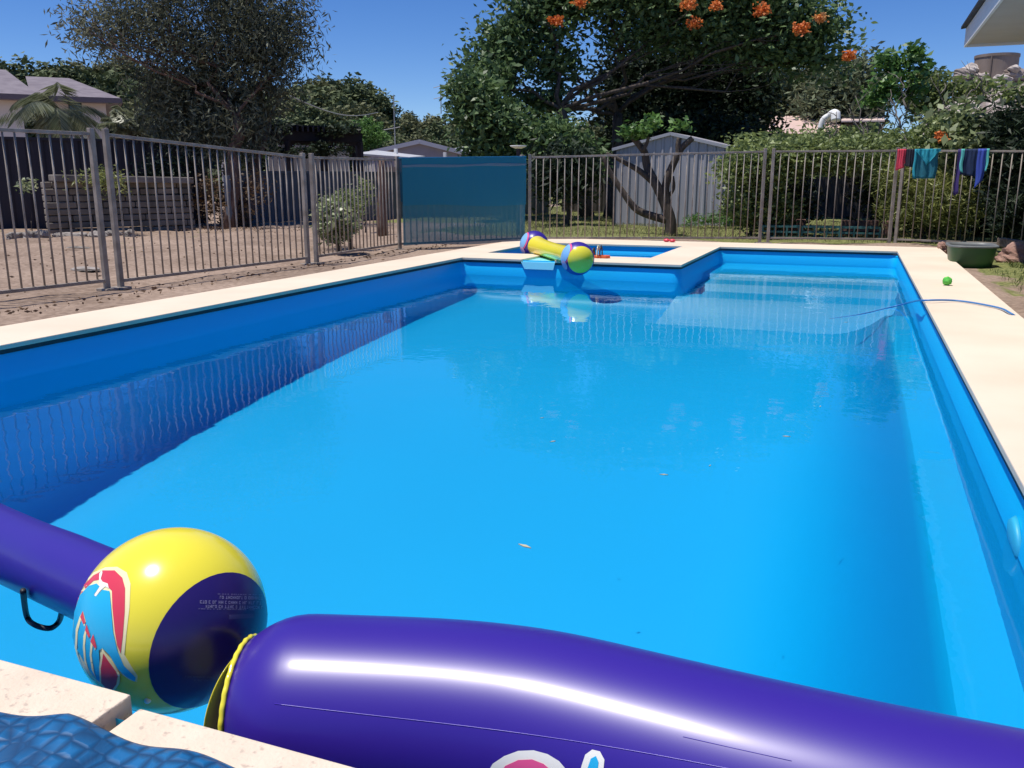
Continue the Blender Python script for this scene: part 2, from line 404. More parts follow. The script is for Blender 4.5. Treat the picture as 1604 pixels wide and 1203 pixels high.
# blue shade cloth over the fence
def cloth_mat(name, col, opac, rough=.8):
    m = mat(name, col, rough); b = m.node_tree.nodes['Principled BSDF']
    tr = N(m, 'ShaderNodeBsdfTransparent'); mx = N(m, 'ShaderNodeMixShader'); mx.inputs[0].default_value = opac
    L(m, tr.outputs[0], mx.inputs[1]); L(m, b.outputs[0], mx.inputs[2]); L(m, mx.outputs[0], m.node_tree.nodes['Material Output'].inputs[0])
    return m
a = Vector((-5.40, 9.98)); b = Vector((-4.36, 11.66)); u = (b - a).normalized(); nn = Vector((u.y, -u.x))
sc_ = thing('shade_cloth', 'dark blue shade cloth folded over the steel fence behind the pool', 'shade cloth', ((a.x+b.x)/2, (a.y+b.y)/2, 0))
def drape(off, z0, z1, amp, nx=40, nz=8, ph=0, under=0):
    vs = []; fs = []
    for j in range(nz+1):
        for i in range(nx+1):
            k = i/nx; p = a.lerp(b, k); z = z0(k) + (z1(k)-z0(k))*j/nz
            o_ = off + amp*math.sin(k*23+ph+j*.3)*(1-j/nz) + amp*.5*math.sin(k*61+ph)
            vs.append((p.x+nn.x*o_, p.y+nn.y*o_, z))
    for j in range(nz):
        for i in range(nx): q = j*(nx+1)+i; fs.append((q, q+1, q+nx+2, q+nx+1))
    return vs, fs
top = lambda k: 1.085 + .05*k
v_, f_ = drape(.024, lambda k: .0 - .03*k + .01*math.sin(9*k), top, .006); put(v_, f_, 'lower_layer', cloth_mat('shade_cloth_single', (.03, .20, .27), .80), sc_)
v_, f_ = drape(.040, lambda k: .50 + .012*math.sin(7*k) - .02*k, top, .006, ph=1); o = put(v_, f_, 'folded_layer', cloth_mat('shade_cloth_double', (.008, .19, .29), .85), sc_)
v_, f_ = drape(-.024, lambda k: .55 + .012*math.sin(7*k), top, .006, ph=2); put(v_, f_, 'back_layer', cloth_mat('shade_cloth_back', (.01, .17, .29), .7), sc_)
v_, f_ = drape(.048, lambda k: top(k) - .115 + .006*math.sin(13*k), lambda k: top(k) - .085 + .006*math.sin(11*k), .003, ph=1, nz=2); put(v_, f_, 'stitched_band', cloth_mat('cloth_band', (.20, .30, .38), .6), sc_)
hm = MB().bar((a.x, a.y, top(0)+.004), (b.x, b.y, top(1)+.004), .085, .012); hm.build('top_fold', mat('cloth_fold', (.0, .16, .34), .7), sc_, bevel=.004)

# ------------------------------------------------------------------ inflatables
def decal(bvh, poly, m, name, parent, lift=.0012, step=5, holes=None):
    """a printed shape: outline given as seen in the photograph, laid on the surface it is printed on"""
    pts = [Vector(q) for q in poly]; n = len(pts); xs = [q.x for q in pts]; ys = [q.y for q in pts]
    def inside(x, y):
        c = False
        for i in range(n):
            p, q = pts[i], pts[i-1]
            if (p.y > y) != (q.y > y) and x < (q.x-p.x)*(y-p.y)/(q.y-p.y)+p.x: c = not c
        return c
    dense = []
    for i in range(n):
        p, q = pts[i], pts[(i+1) % n]; k = max(1, int((q-p).length/step))
        dense += [p.lerp(q, t/k) for t in range(k)]
    grid = []
    y = min(ys)+step/2
    while y < max(ys):
        x = min(xs)+step/2
        while x < max(xs):
            if inside(x, y) and min((Vector((x, y))-d_).length for d_ in dense) > step*.4: grid.append(Vector((x, y)))
            x += step
        y += step
    nd = len(dense)
    vv, _, ff, *_ = delaunay_2d_cdt(dense+grid, [], [list(range(nd))], 1, 1e-4)
    out = []; ok = {}
    for i, q in enumerate(vv):
        r = ray(q.x, q.y).normalized(); hit = bvh.ray_cast(Vector((0, 0, CAM_H)), r)
        if hit[0]: ok[i] = len(out); out.append(hit[0] + hit[1]*lift)
    fs = [tuple(ok[i] for i in f) for f in ff if all(i in ok for i in f)]
    return MB().add(out, fs).build(name, m, parent, True, flip=False)
def bvh_of(o):
    w_ = parent_world(o); return BVHTree.FromPolygons([Vector(v.co)+w_ for v in o.data.vertices], [tuple(p.vertices) for p in o.data.polygons])
def smooth_path(pts, n=24):
    out = []
    pts = [Vector(p) for p in pts]; m = len(pts)
    for i in range(m-1):
        p0, p1, p2, p3 = pts[max(0, i-1)], pts[i], pts[i+1], pts[min(m-1, i+2)]
        for k in range(n):
            t = k/n; out.append(.5*((2*p1)+(p2-p0)*t+(2*p0-5*p1+4*p2-p3)*t*t+(3*p1-3*p2+p1*0+p3-p0)*t**3))
    out.append(pts[-1]); return out

# near joust stick: purple tube, yellow ball with a purple end
BC = Vector((-1.146, 1.170, -.008)); BR = .171
js = thing('inflatable_joust_stick', 'inflatable pool stick with purple tube and big yellow ball end, floating by the near edge', 'pool toy', (BC.x, BC.y, -.18))
T1 = Vector((-1.93, 1.43, -.085)); ax = (BC - T1).normalized()
ball = MB().ellipsoid(BC, (BR, BR, BR), 72, 48).build('ball', M['yellow'], js, True)
tp = smooth_path([T1 - ax*1.0 + Vector((0, 0, .03)), T1 - ax*.5 + Vector((0, 0, .02)), T1, T1.lerp(BC, .45), T1.lerp(BC, .84)], 14)
m_ = MB(); nseg = 40; Lp = len(tp)
tube = m_.tube(tp, [.090 - .010*(i/(Lp-1)) + .0004*math.sin(i*.5) for i in range(Lp)], nseg).build('tube', M['purple'], js, True)
capd = (Vector((.97, -.25, -.05))).normalized()
bb = bvh_of(ball)
# purple end disc
e1 = capd.orthogonal().normalized(); e2 = capd.cross(e1); vs = [BC + capd*(BR+.0012)]; fs = []
ns_, nr_ = 48, 12; ca = R(47)
for j in range(1, nr_+1):
    for i in range(ns_):
        a_ = 2*math.pi*i/ns_; th = ca*j/nr_
        vs.append(BC + (capd*math.cos(th) + (e1*math.cos(a_)+e2*math.sin(a_))*math.sin(th))*(BR+.0012))
fs = [(0, 1+i, 1+(i+1) % ns_) for i in range(ns_)] + [(1+(j-1)*ns_+i, 1+j*ns_+i, 1+j*ns_+(i+1) % ns_, 1+(j-1)*ns_+(i+1) % ns_) for j in range(1, nr_) for i in range(ns_)]
put(vs, fs, 'end_panel', M['purple_dark'], js)
# wing print on the ball: cream halo, red swoosh, blue wing, feathers
q = lambda pts: [(x/2.716, 760+y/2.716) for x, y in pts]
wing_o = q([(300,560),(320,480),(355,420),(400,372),(450,350),(500,348),(540,372),(556,420),(552,520),(540,620),(530,720),(560,770),(586,810),(584,836),(552,828),(512,800),(512,840),(492,868),(455,862),(425,848),(385,820),(345,760),(315,690),(302,620)])
decal(bb, wing_o, M['cream_print'], 'wing_halo', js, .0008)
decal(bb, q([(302,560),(325,480),(360,425),(400,385),(440,364),(490,364),(522,395),(534,440),(532,540),(524,640),(515,715),(500,680),(490,620),(480,520),(478,450),(455,428),(428,430),(432,402),(400,408),(365,440),(335,490),(315,560),(308,600)]), M['red'], 'red_wing', js, .0014)
decal(bb, q([(432,400),(440,372),(436,366),(426,378),(424,430),(404,470),(412,474),(432,448),(452,432),(466,440),(462,420),(440,412)]), M['white'], 'white_stripe', js, .0019)
decal(bb, q([(318,600),(322,540),(345,470),(382,430),(415,420),(428,432),(404,468),(412,476),(440,446),(470,452),(476,520),(484,620),(502,700),(530,765),(580,815),(576,832),(540,812),(505,780),(470,720),(440,692),(425,700),(430,780),(436,840),(410,818),(370,760),(335,700),(312,660)]), M['cyan'], 'blue_wing', js, .0024)
for k, pp in enumerate([[(330,610),(346,560),(360,536),(372,580),(366,600),(352,572),(338,622),(334,700),(345,750),(326,690)],
                        [(360,690),(362,640),(376,596),(390,640),(384,650),(374,624),(368,680),(372,740),(388,800),(366,750)],
                        [(388,720),(392,668),(404,640),(416,690),(410,700),(402,668),(396,720),(406,790),(418,826),(396,780)]]):
    decal(bb, q(pp), M['cream_print'], 'feather_line', js, .0030, 3)
for pp in [[(350,560),(360,536),(372,586),(362,590)], [(370,615),(376,590),(392,640),(384,646)], [(392,662),(404,632),(418,686),(410,690)]]:
    decal(bb, q(pp), M['red'], 'feather_tip', js, .0036, 3)
decal(bb, q([(430,840),(428,770),(440,690),(470,735),(500,778),(514,800),(510,842),(490,868),(455,864)]), M['cream_print'], 'tail_outline', js, .0030, 4)
decal(bb, q([(438,836),(436,775),(446,712),(470,748),(498,786),(506,808),(500,842),(484,862),(456,856)]), M['red'], 'red_tail', js, .0037, 4)
# small worn safety print on the purple end (unreadable in the photograph)
cb = bvh_of(bpy.data.objects['end_panel'])
def glyph_row(x0, x1, y, h, tilt=.0, m='greytext'):
    pr = MB(); x = x0; vs_ = []; fs_ = []
    while x < x1:
        wdt = random.uniform(2.0, 3.6); g = random.choice([((0,0,1,.22),(0,.78,1,1),(0,0,.3,1)), ((0,0,.28,1),(.7,0,1,1),(0,.4,1,.62)), ((.35,0,.65,1),(0,.8,1,1)), ((0,0,.28,1),(0,0,1,.22)), ((0,0,1,.2),(0,.8,1,1),(.72,0,1,1),(0,0,.26,1))])
        for (u0, v0, u1, v1) in g:
            qd = []
            for uu, vv_ in ((u0,v0),(u1,v0),(u1,v1),(u0,v1)):
                px_, py_ = x+uu*wdt, y+vv_*h+(x-x0)*tilt
                r_ = ray(px_, py_).normalized(); hit = cb.ray_cast(Vector((0,0,CAM_H)), r_)
                if hit[0]: qd.append(hit[0]+hit[1]*.0009)
            if len(qd) == 4: k_ = len(vs_); vs_ += qd; fs_.append((k_, k_+1, k_+2, k_+3))
        x += wdt + random.choice([.9, .9, .9, 3.0])
    return vs_, fs_
vs = []; fs = []
for (x0, x1, y, h) in [(341,411,930,1.2),(344,409,933.5,4.6),(313,409,940.5,4.8),(322,409,947.5,4.8),(311,398,953,1.3)]:
    a1, b1 = glyph_row(x0, x1, y, h, .02); o_ = len(vs); vs += a1; fs += [tuple(i+o_ for i in f) for f in b1]
MB().add(vs, fs).build('worn_safety_print', M['greytext'], js, flip=False)
vs = []; fs = []
for (x0, x1, y, h) in [(290,330,1058,2.4),(304,326,1064,2.2)]:
    a1, b1 = glyph_row(x0, x1, y, h, .03); o_ = len(vs); vs += a1; fs += [tuple(i+o_ for i in f) for f in b1]
MB().add(vs, fs).build('faint_safety_print', mat('faint_print', (.05, .06, .17), .4), js, flip=False)
decal(cb, [(358,963),(396,961),(397,968),(358,970)], mat('faint_patch', (.06, .05, .16), .5), 'small_label', js, .0009, 4)
# black handle under the tube
hp = [at(36, 925, -.06), at(42, 965, -.165), at(55, 979, -.168), at(78, 984, -.168), at(92, 974, -.165), at(97, 957, -.11)]
MB().tube(smooth_path(hp, 8), .0062, 10).build('handle', M['black'], js, True)
MB().ellipsoid(at(563/2.716+52, 760+915/2.716, .0) if False else BC + (Vector((.35,-.80,-.42)).normalized())*BR, (.006,.006,.006), 12, 8).build('valve', M['white'], js, True)

# right float: big purple tube with a yellow welded seam at its end
fl = thing('inflatable_float', 'large glossy purple inflatable tube floating along the near edge of the pool', 'pool float', (-.2, 1.15, -.18))
fp = [(-.905, 1.072), (-.80, 1.106), (-.62, 1.158), (-.50, 1.184), (-.39, 1.195), (-.24, 1.190), (-.05, 1.178), (.12, 1.170), (.30, 1.173), (.46, 1.178), (.62, 1.182)]
pth = smooth_path([(x, y, -.08) for x, y in fp], 8); Lp = len(pth)
def frad(x):
    s = (x+.925)/.125
    r_ = .160 if s >= 1 else .160*(1-(1-max(0, s))**2.3*.42)
    return r_ + .0012*math.sin(x*9)
ftube = MB().tube(pth, [frad(p.x) for p in pth], 96).build('tube', M['purple'], fl, True)
ftube.data.polygons.foreach_set('use_smooth', [len(p.vertices) == 4 for p in ftube.data.polygons])
# welded yellow rim
c0 = pth[0]; ax_ = (pth[1]-pth[0]).normalized(); e1 = ax_.orthogonal().normalized(); e2 = ax_.cross(e1); r0 = frad(c0.x)
rim = [c0 + (e1*math.cos(2*math.pi*i/96)+e2*math.sin(2*math.pi*i/96))*(r0+.003+.0015*math.sin(i*2.1)) - ax_*.002 for i in range(97)]
MB().tube(rim, .0048, 8, False).build('seam', M['yellow'], fl, True)
MB().ellipsoid(c0 - ax_*.0, (.006, r0*.99, r0*.99), 48, 24).build('end_disc', M['yellow'], fl, True)
# side weld line along the tube
fb = bvh_of(ftube)
ln = []
for x in range(430, 1600, 12):
    y = 1096 + (x-430)*.155 + 8*math.sin(x/190)
    hit = fb.ray_cast(Vector((0,0,CAM_H)), ray(x, y).normalized())
    if hit[0]: ln.append(hit[0]+hit[1]*.0003)
MB().tube(ln, .0007, 5).build('weld_line', mat('weld', (.065, .03, .40), .3), fl, True)
decal(fb, [(765,1208),(772,1196),(790,1184),(812,1176),(836,1175),(858,1181),(876,1192),(888,1206),(886,1230),(765,1230)], M['white'], 'logo_outline', fl, .001, 6)
decal(fb, [(783,1210),(792,1199),(812,1190),(834,1189),(852,1196),(866,1208),(866,1232),(783,1232)], M['pink'], 'logo_pink', fl, .0018, 6)
decal(fb, [(905,1230),(911,1200),(917,1182),(928,1174),(940,1177),(947,1190),(945,1210),(942,1230)], M['white'], 'logo_outline', fl, .001, 5)
decal(fb, [(915,1230),(920,1205),(926,1188),(934,1184),(938,1193),(936,1212),(932,1230)], M['cyan'], 'logo_blue', fl, .0018, 5)
# scuffs
sc_m = mat('scuff', (.075, .045, .38), .5)
def scuff(pts, r_=.0006):
    out = []
    for x, y in pts:
        hit = fb.ray_cast(Vector((0,0,CAM_H)), ray(x, y).normalized())
        if hit[0]: out.append(hit[0]+hit[1]*.0002)
    if len(out) > 1: return MB().tube(out, r_, 4)
for s_ in ([(1070,1154),(1150,1172),(1240,1192)],):
    t_ = scuff(s_, .0005)
    if t_: t_.build('scuff_mark', sc_m, fl, True)

# far joust stick: yellow tube, purple ball ends with a blue and pink wing, lying over the spa edge
B2 = P(905, 405, 8.72); B1 = P(837, 384, 10.15); r2 = .165
fj = thing('inflatable_joust_stick', 'inflatable pool stick with yellow tube and two purple ball ends lying across the spa edge', 'pool toy', ((B1.x+B2.x)/2, (B1.y+B2.y)/2, 0))
axf = (B2-B1).normalized()
b1 = MB().ellipsoid(B1, (r2, r2, r2), 48, 32).build('ball', M['purple'], fj, True)
b2 = MB().ellipsoid(B2, (r2, r2, r2), 48, 32).build('ball', M['purple'], fj, True)
def cap_on(c, d, ang, m, name, lift=.003, r=None, a0=0, a1=2*math.pi, t0=0):
    r = r or r2; e1 = d.cross(Vector((0,0,1))).normalized(); e2 = e1.cross(d); vs = []; fs = []; ns = 40; nr = 10
    for j in range(nr+1):
        for i in range(ns+1):
            a_ = a0+(a1-a0)*i/ns; th = t0+(ang-t0)*j/nr
            vs.append(c + (d*math.cos(th) + (e1*math.cos(a_)+e2*math.sin(a_))*math.sin(th))*(r+lift))
    for j in range(nr):
        for i in range(ns): k = j*(ns+1)+i; fs.append((k, k+1, k+ns+2, k+ns+1))
    return put(vs, fs, name, m, fj)
cap_on(B2, (axf+Vector((.0,-.1,0))).normalized(), R(52), M['yellow'], 'end_panel')
tpf = smooth_path([B1+axf*.10, B1.lerp(B2, .35), B1.lerp(B2, .65), B2-axf*.10], 12); lf = len(tpf)
MB().tube(tpf, [.088+.030*abs(2*i/(lf-1)-1)**2.5 for i in range(lf)], 36).build('tube', M['yellow'], fj, True)
lb = mat('pale_blue_print', (.22, .48, .80), .35)
for c in (B1, B2):
    dl = (Vector((-.75, -.55, .35))).normalized()
    cap_on(c, dl, R(42), M['pink'], 'wing_outline', .002)
    cap_on(c, dl, R(36), lb, 'wing_print', .004)
    cap_on(c, (Vector((-.6, -.7, -.35))).normalized(), R(16), mat('pale_pink', (.75, .45, .62), .4), 'wing_tip', .006)

# sandals beside the far stick
sd = thing('sandal', 'black and orange sandal with a pale strap on the coping beside the far ball', 'sandal', at(937, 404, 0))
c = at(937, 404, 0.0); m_ = MB()
sole = [(-.06,-.11),(-.035,-.13),(.02,-.13),(.045,-.10),(.035,-.02),(.05,.06),(.035,.12),(-.01,.135),(-.05,.10),(-.045,0)]
MB().prism([(c.x+y*1.0, c.y+x, .002) for x, y in sole], (0,0,.028)).build('sole', mat('orange_rubber', (.65, .12, .04), .6), sd, bevel=.006)
for k, (dx, h_, mm) in enumerate([(-.05, .075, 'black'), (.0, .10, 'cream_print'), (.03, .10, 'black')]):
    arc = [Vector((c.x+dx+.02*math.cos(t_)*0, c.y-.05*math.cos(t_), .022+h_*math.sin(t_))) for t_ in [math.pi*i/14 for i in range(15)]]
    mb = MB()
    for i in range(14): mb.bar(arc[i], arc[i+1], .030, .006, (1,0,0))
    mb.build('strap', M[mm], sd)
MB().ellipsoid((c.x-.075, c.y, .055), (.035,.04,.03), 16, 10).build('toe_cap', mat('dark_red', (.25, .04, .03), .6), sd, True)

# lime green ball
lc = at(1483, 447, 0.0)
def lump(d): return 1 + .05*math.sin(d.x*9+1)+.05*math.sin(d.y*11)+.04*math.sin(d.z*13+2)
tag(MB().ellipsoid((lc.x, lc.y, .034), (.036,.036,.033), 24, 16, lump).build('small_ball', noisy('lime_fuzz', (.06, .42, .05), (.16, .60, .09), .8, scale=40, bump=.4), None, True), 'small bright green ball on the right-hand coping', 'ball')

# blue hose
hz = [at(1300, 500, -.19), at(1350, 492, -.184), at(1400, 480, -.176), at(1428, 473, -.10), at(1446, 470.5, .012), at(1500, 471, .011), at(1560, 481, .011), at(1582, 490, .012), at(1600, 502, -.03), at(1625, 520, -.045), at(1680, 545, -.045)]
tag(MB().tube(smooth_path(hz, 10), .0062, 10).build('garden_hose', mat('blue_hose', (.05, .20, .48), .45), None, True), 'thin blue hose lying over the right coping and trailing into the water', 'hose')

# solar cover: blue bubble sheet on the near coping
def solar():
    nx, ny = 150, 110; vs = []; fs = []
    x0, x1, y1, y0 = -2.3, -.35, .80, .25
    hx = .017
    for j in range(ny+1):
        for i in range(nx+1):
            x = x0 + (x1-x0)*i/nx
            edge = .800 + .045*max(0, min(1, (x+1.16)/.12)) + .01*math.sin(x*14) - .10*max(0, -1.35-x)
            y = y0 + (edge-y0)*j/ny
            z = .020 + .012*math.sin(x*11+1)*math.sin(y*9) + .006*math.sin(x*31+y*17)
            if j > ny-6: z -= .010*((j-ny+6)/6)**2
            vs.append((x, y, z))
    for j in range(ny):
        for i in range(nx): k = j*(nx+1)+i; fs.append((k, k+1, k+nx+2, k+nx+1))
    m = mat('solar_cover_blue', (.004, .09, .24), .48); b = m.node_tree.nodes['Principled BSDF']
    tc = N(m, 'ShaderNodeTexCoord'); v = N(m, 'ShaderNodeTexVoronoi', feature='DISTANCE_TO_EDGE'); v.inputs['Scale'].default_value = 34; v.inputs['Randomness'].default_value = .45
    L(m, tc.outputs['Object'], v.inputs[0]); r = N(m, 'ShaderNodeValToRGB'); r.color_ramp.elements[1].position = .38; r.color_ramp.interpolation = 'EASE'; L(m, v.outputs[0], r.inputs[0])
    n = N(m, 'ShaderNodeTexNoise'); n.inputs['Scale'].default_value = 22; n.inputs['Distortion'].default_value = 1.5; L(m, tc.outputs['Object'], n.inputs[0])
    ad = N(m, 'ShaderNodeMath', operation='MULTIPLY_ADD'); L(m, n.outputs[0], ad.inputs[0]); ad.inputs[1].default_value = .8; L(m, r.outputs[0], ad.inputs[2])
    bp = N(m, 'ShaderNodeBump'); bp.inputs['Strength'].default_value = .40; bp.inputs['Distance'].default_value = .005; L(m, ad.outputs[0], bp.inputs['Height']); L(m, bp.outputs[0], b.inputs['Normal']); L(m, bp.outputs[0], b.inputs['Coat Normal'])
    r2_ = N(m, 'ShaderNodeValToRGB'); r2_.color_ramp.elements[0].color = (.002, .045, .13, 1); r2_.color_ramp.elements[1].color = (.006, .13, .33, 1); r2_.color_ramp.elements[1].position = .3
    L(m, v.outputs[0], r2_.inputs[0]); L(m, r2_.outputs[0], b.inputs['Base Color'])
    o = put(vs, fs, 'solar_cover', m)
    so_ = o.modifiers.new('solid', 'SOLIDIFY'); so_.thickness = .004
    tag(o, 'crumpled dark blue bubble solar cover lying on the near coping', 'pool cover')
solar()

# clothes on the fence
def cloth(name, label, cat, px0, px1, top_y, bot, mcol, folds=5, amp=.02, shape=None, parts=()):
    """cloth hung over the top rail between two pixels; bot = drop in metres at each side of the width"""
    a = P(px0, top_y, 13.05); b = P(px1, top_y, 13.05); u = (b-a); Lw = u.length; u.normalize(); nrm = Vector((u.y, -u.x, 0)); nrm.normalize()
    if nrm.y > 0: nrm = -nrm
    zr = a.z
    t = thing(name, label, cat, ((a.x+b.x)/2, (a.y+b.y)/2, zr), 'clothes drying on the pool fence')
    def sheet(k0, k1, d0, d1, off, col, nm, w=24, h=14):
        vs = []; fs = []
        for j in range(h+1):
            for i in range(w+1):
                k = k0+(k1-k0)*i/w; d = (d0+(d1-d0)*i/w)*j/h
                o_ = off + amp*math.sin(k*folds*6.28)*(j/h) + .004*math.sin(k*40)
                kk = k + .03*math.sin(j*.5+k*4)*(j/h)
                p = a + u*(kk*Lw) + nrm*o_; vs.append((p.x, p.y, zr + .02 - d))
        for j in range(h):
            for i in range(w): q_ = j*(w+1)+i; fs.append((q_, q_+1, q_+w+2, q_+w+1))
        o = put(vs, fs, nm, col, t); so_ = o.modifiers.new('solid', 'SOLIDIFY'); so_.thickness = .004; return o
    for p_ in parts: sheet(*p_)
    return t
teal = mat('teal_cloth', (.015, .15, .21), .85); tealb = mat('bright_teal_cloth', (.02, .32, .42), .85); navy = mat('navy_cloth', (.012, .03, .09), .85)
redc = mat('red_cloth', (.62, .05, .09), .8); bluec = mat('royal_blue_cloth', (.04, .08, .42), .8); mint = mat('mint_cloth', (.10, .50, .48), .8); darkc = mat('charcoal_cloth', (.02, .02, .035), .85)
cloth('rash_shirt', 'dark swim shirt with a red sleeve hanging over the fence', 'shirt', 1411, 1434, 236, .3, 0, 2, .012, parts=[(0, .42, .17, .19, .028, redc, 'sleeve'), (.36, 1.0, .22, .24, .024, darkc, 'body'), (-.22, .30, .28, .24, .034, redc, 'cuff')])
cloth('towel', 'teal swim towel folded in a point over the fence between dark shirts', 'towel', 1433, 1474, 236, .4, 0, 3, .014, parts=[(0, .92, .38, .38, .026, teal, 'body'), (.05, .50, .03, .21, .040, tealb, 'folded_corner'), (.50, .98, .21, .03, .040, tealb, 'folded_corner'), (0, .10, .36, .37, .036, tealb, 'hem')])
cloth('swim_shirt', 'navy and royal blue swim shirt with mint trim hanging over the right fence', 'shirt', 1506, 1549, 236, .4, 0, 3, .016, parts=[(0, .85, .32, .36, .026, navy, 'body'), (.0, .12, .28, .30, .038, mint, 'trim'), (.62, .92, .50, .40, .040, bluec, 'sleeve'), (.90, 1.02, .28, .28, .034, mint, 'trim'), (-.12, .05, .60, .56, .030, mat('purple_cloth', (.05, .03, .16), .8), 'sleeve')])

# planter tub, rocks, sleeper on the right
pl = thing('planter_tub', 'low dark green oval planter tub with a grey rim on the grass beyond the coping', 'planter', (1.13, 10.3, -.06))
pc = Vector((1.135, 10.22, -.06)); ring = lambda rx, ry, z, n=40: [(pc.x+rx*math.copysign(abs(math.cos(2*math.pi*i/n))**.5, math.cos(2*math.pi*i/n)), pc.y+ry*math.copysign(abs(math.sin(2*math.pi*i/n))**.5, math.sin(2*math.pi*i/n)), z) for i in range(n)]
def rings_mesh(rs, name, m, parent, close=True):
    n = len(rs[0]); vs = sum([list(r) for r in rs], []); fs = [(j*n+i, j*n+(i+1) % n, (j+1)*n+(i+1) % n, (j+1)*n+i) for j in range(len(rs)-1) for i in range(n)]
    if close: fs.append(tuple(range(n))[::-1])
    return put(vs, fs, name, m, parent)
rings_mesh([ring(.19,.25,-.06), ring(.205,.28,.02), ring(.222,.30,.150)], 'tub', noisy('green_plastic', (.025,.085,.03), (.04,.12,.035), .45, scale=5), pl)
rings_mesh([ring(.222,.30,.148), ring(.236,.315,.148), ring(.236,.315,.168), ring(.208,.28,.168), ring(.208,.28,.13)], 'rim', mat('grey_rim', (.16,.17,.17), .5), pl, False)
MB().add([(*q_[:2], .135) for q_ in ring(.212,.285,.14)], [tuple(range(40))]).build('soil', M['black'], pl)
def rock(name, label, c, r, m, seed, cat='rock', group=None):
    rd = random.Random(seed); ph = [rd.uniform(0, 6) for _ in range(6)]
    f = lambda d: 1+.16*math.sin(3*d.x+ph[0])+.13*math.sin(4*d.y+ph[1])+.10*math.sin(5*d.z+ph[2])+.07*math.sin(9*d.x+7*d.y+ph[3])+.05*math.sin(13*d.z+8*d.x+ph[4])
    return tag(MB().ellipsoid(c, r, 26, 16, f).build(name, m, None, False), label, cat, group)
red_rock = noisy('red_rock', (.24,.13,.10), (.42,.26,.20), .9, scale=9, bump=.6)
grey_rock = noisy('grey_rock', (.16,.14,.12), (.34,.30,.27), .9, scale=8, bump=.6)
rock('rock', 'reddish brown boulder half hidden beside the green planter tub', (1.62, 10.75, -.0), (.20,.18,.13), red_rock, 3)
rock('rock', 'pale pinkish stone between the coping corner and the green planter tub', (1.03, 12.02, .0), (.07,.10,.08), red_rock, 5)
slp = MB().bar((1.62, 11.9, .10), (2.4, 10.3, .04), .09, .10).build('timber_sleeper', noisy('weathered_timber', (.12,.085,.06), (.26,.19,.14), .9, scale=4, stretch=(1,8,8), bump=.4), None, bevel=.008)
tag(slp, 'weathered timber sleeper slanting down at the right edge beside the boulder', 'sleeper')
for k, (x, y, lab) in enumerate([(1044, 379, 'tiny red plastic toy lying on the coping behind the spa'), (1053, 379.5, 'small red toy cap, the right one of the two behind the spa')]):
    c = at(x, y, 0); o = MB().ellipsoid((c.x, c.y, .022), (.045,.03,.022), 14, 8, lump).build('plastic_toy', M['red'], None, True); tag(o, lab, 'toy')

# ------------------------------------------------------------------ vegetation
def quad_mesh(name, c, d, s, ln, wd, m, parent=None, tone=None):
    """many small leaves: centre, direction, side vector, length, width per leaf"""
    n = len(c); d = d/np.maximum(1e-6, np.linalg.norm(d, axis=1, keepdims=True))
    s = np.cross(d, s); s = s/np.maximum(1e-6, np.linalg.norm(s, axis=1, keepdims=True)); nrm = np.cross(d, s)
    ln = np.broadcast_to(np.asarray(ln, float), (n,))[:, None]; wd = np.broadcast_to(np.asarray(wd, float), (n,))[:, None]
    v = np.empty((n, 4, 3)); v[:, 0] = c - d*ln/2; v[:, 1] = c + s*wd/2 + nrm*wd*.15; v[:, 2] = c + d*ln/2; v[:, 3] = c - s*wd/2 + nrm*wd*.15
    if parent is not None:
        o_ = parent_world(parent); v -= np.array([o_.x, o_.y, o_.z])
    me = bpy.data.meshes.new(name); me.vertices.add(n*4); me.vertices.foreach_set('co', v.reshape(-1).astype(np.float32))
    me.loops.add(n*4); me.loops.foreach_set('vertex_index', np.arange(n*4, dtype=np.int32))
    me.polygons.add(n); me.polygons.foreach_set('loop_start', np.arange(0, n*4, 4, dtype=np.int32)); me.polygons.foreach_set('loop_total', np.full(n, 4, np.int32))
    me.update(calc_edges=True)
    t = rng.random(n) if tone is None else np.clip(tone, 0, 1)
    a = me.attributes.new('tone', 'FLOAT', 'FACE'); a.data.foreach_set('value', t.astype(np.float32))
    me.materials.append(m); o = bpy.data.objects.new(name, me); COL.objects.link(o)
    if parent is not None: o.parent = parent
    return o
def foliage(name, lobes, m, parent, ln=.12, wd=.05, per=45, sig=.22, droop=0.0, shell=1.6, flat=.7):
    """lobes: (centre, (rx, ry, rz), clumps)"""
    C_ = []; clumps = []
    for c, r, nc in lobes:
        u = rng.normal(size=(nc, 3)); u /= np.linalg.norm(u, axis=1, keepdims=True)
        rad = rng.random((nc, 1))**(1/(1+shell))
        cc = np.array(c) + u*rad*np.array(r); clumps.append(cc)
    cl = np.concatenate(clumps); k = len(cl)
    npc = rng.integers(int(per*.5), int(per*1.5), size=k); idx = np.repeat(np.arange(k), npc); n = len(idx)
    off = np.clip(rng.normal(size=(n, 3)), -1.7, 1.7)*sig*(.6+.8*rng.random((k, 1)))[idx]; off[:, 2] *= flat
    c = cl[idx] + off
    d = rng.normal(size=(n, 3)); d[:, 2] = d[:, 2]*.6 - droop
    s = rng.normal(size=(n, 3))
    tone = np.clip(rng.normal(.45, .18, n) + (rng.random(k)-.5)[idx]*.5, 0, 1)
    z = .7 + .6*rng.random(n)
    return quad_mesh(name, c, d, s, ln*z, wd*z, m, parent, tone), cl
def limb_path(a, b, wob, n=6, sag=0):
    a = Vector(a); b = Vector(b); out = []
    for i in range(n+1):
        t = i/n; p = a.lerp(b, t); k = math.sin(math.pi*t)
        out.append(p + Vector((random.uniform(-1, 1), random.uniform(-1, 1), random.uniform(-.6, .6)))*wob*k + Vector((0, 0, -sag*k)))
    return out
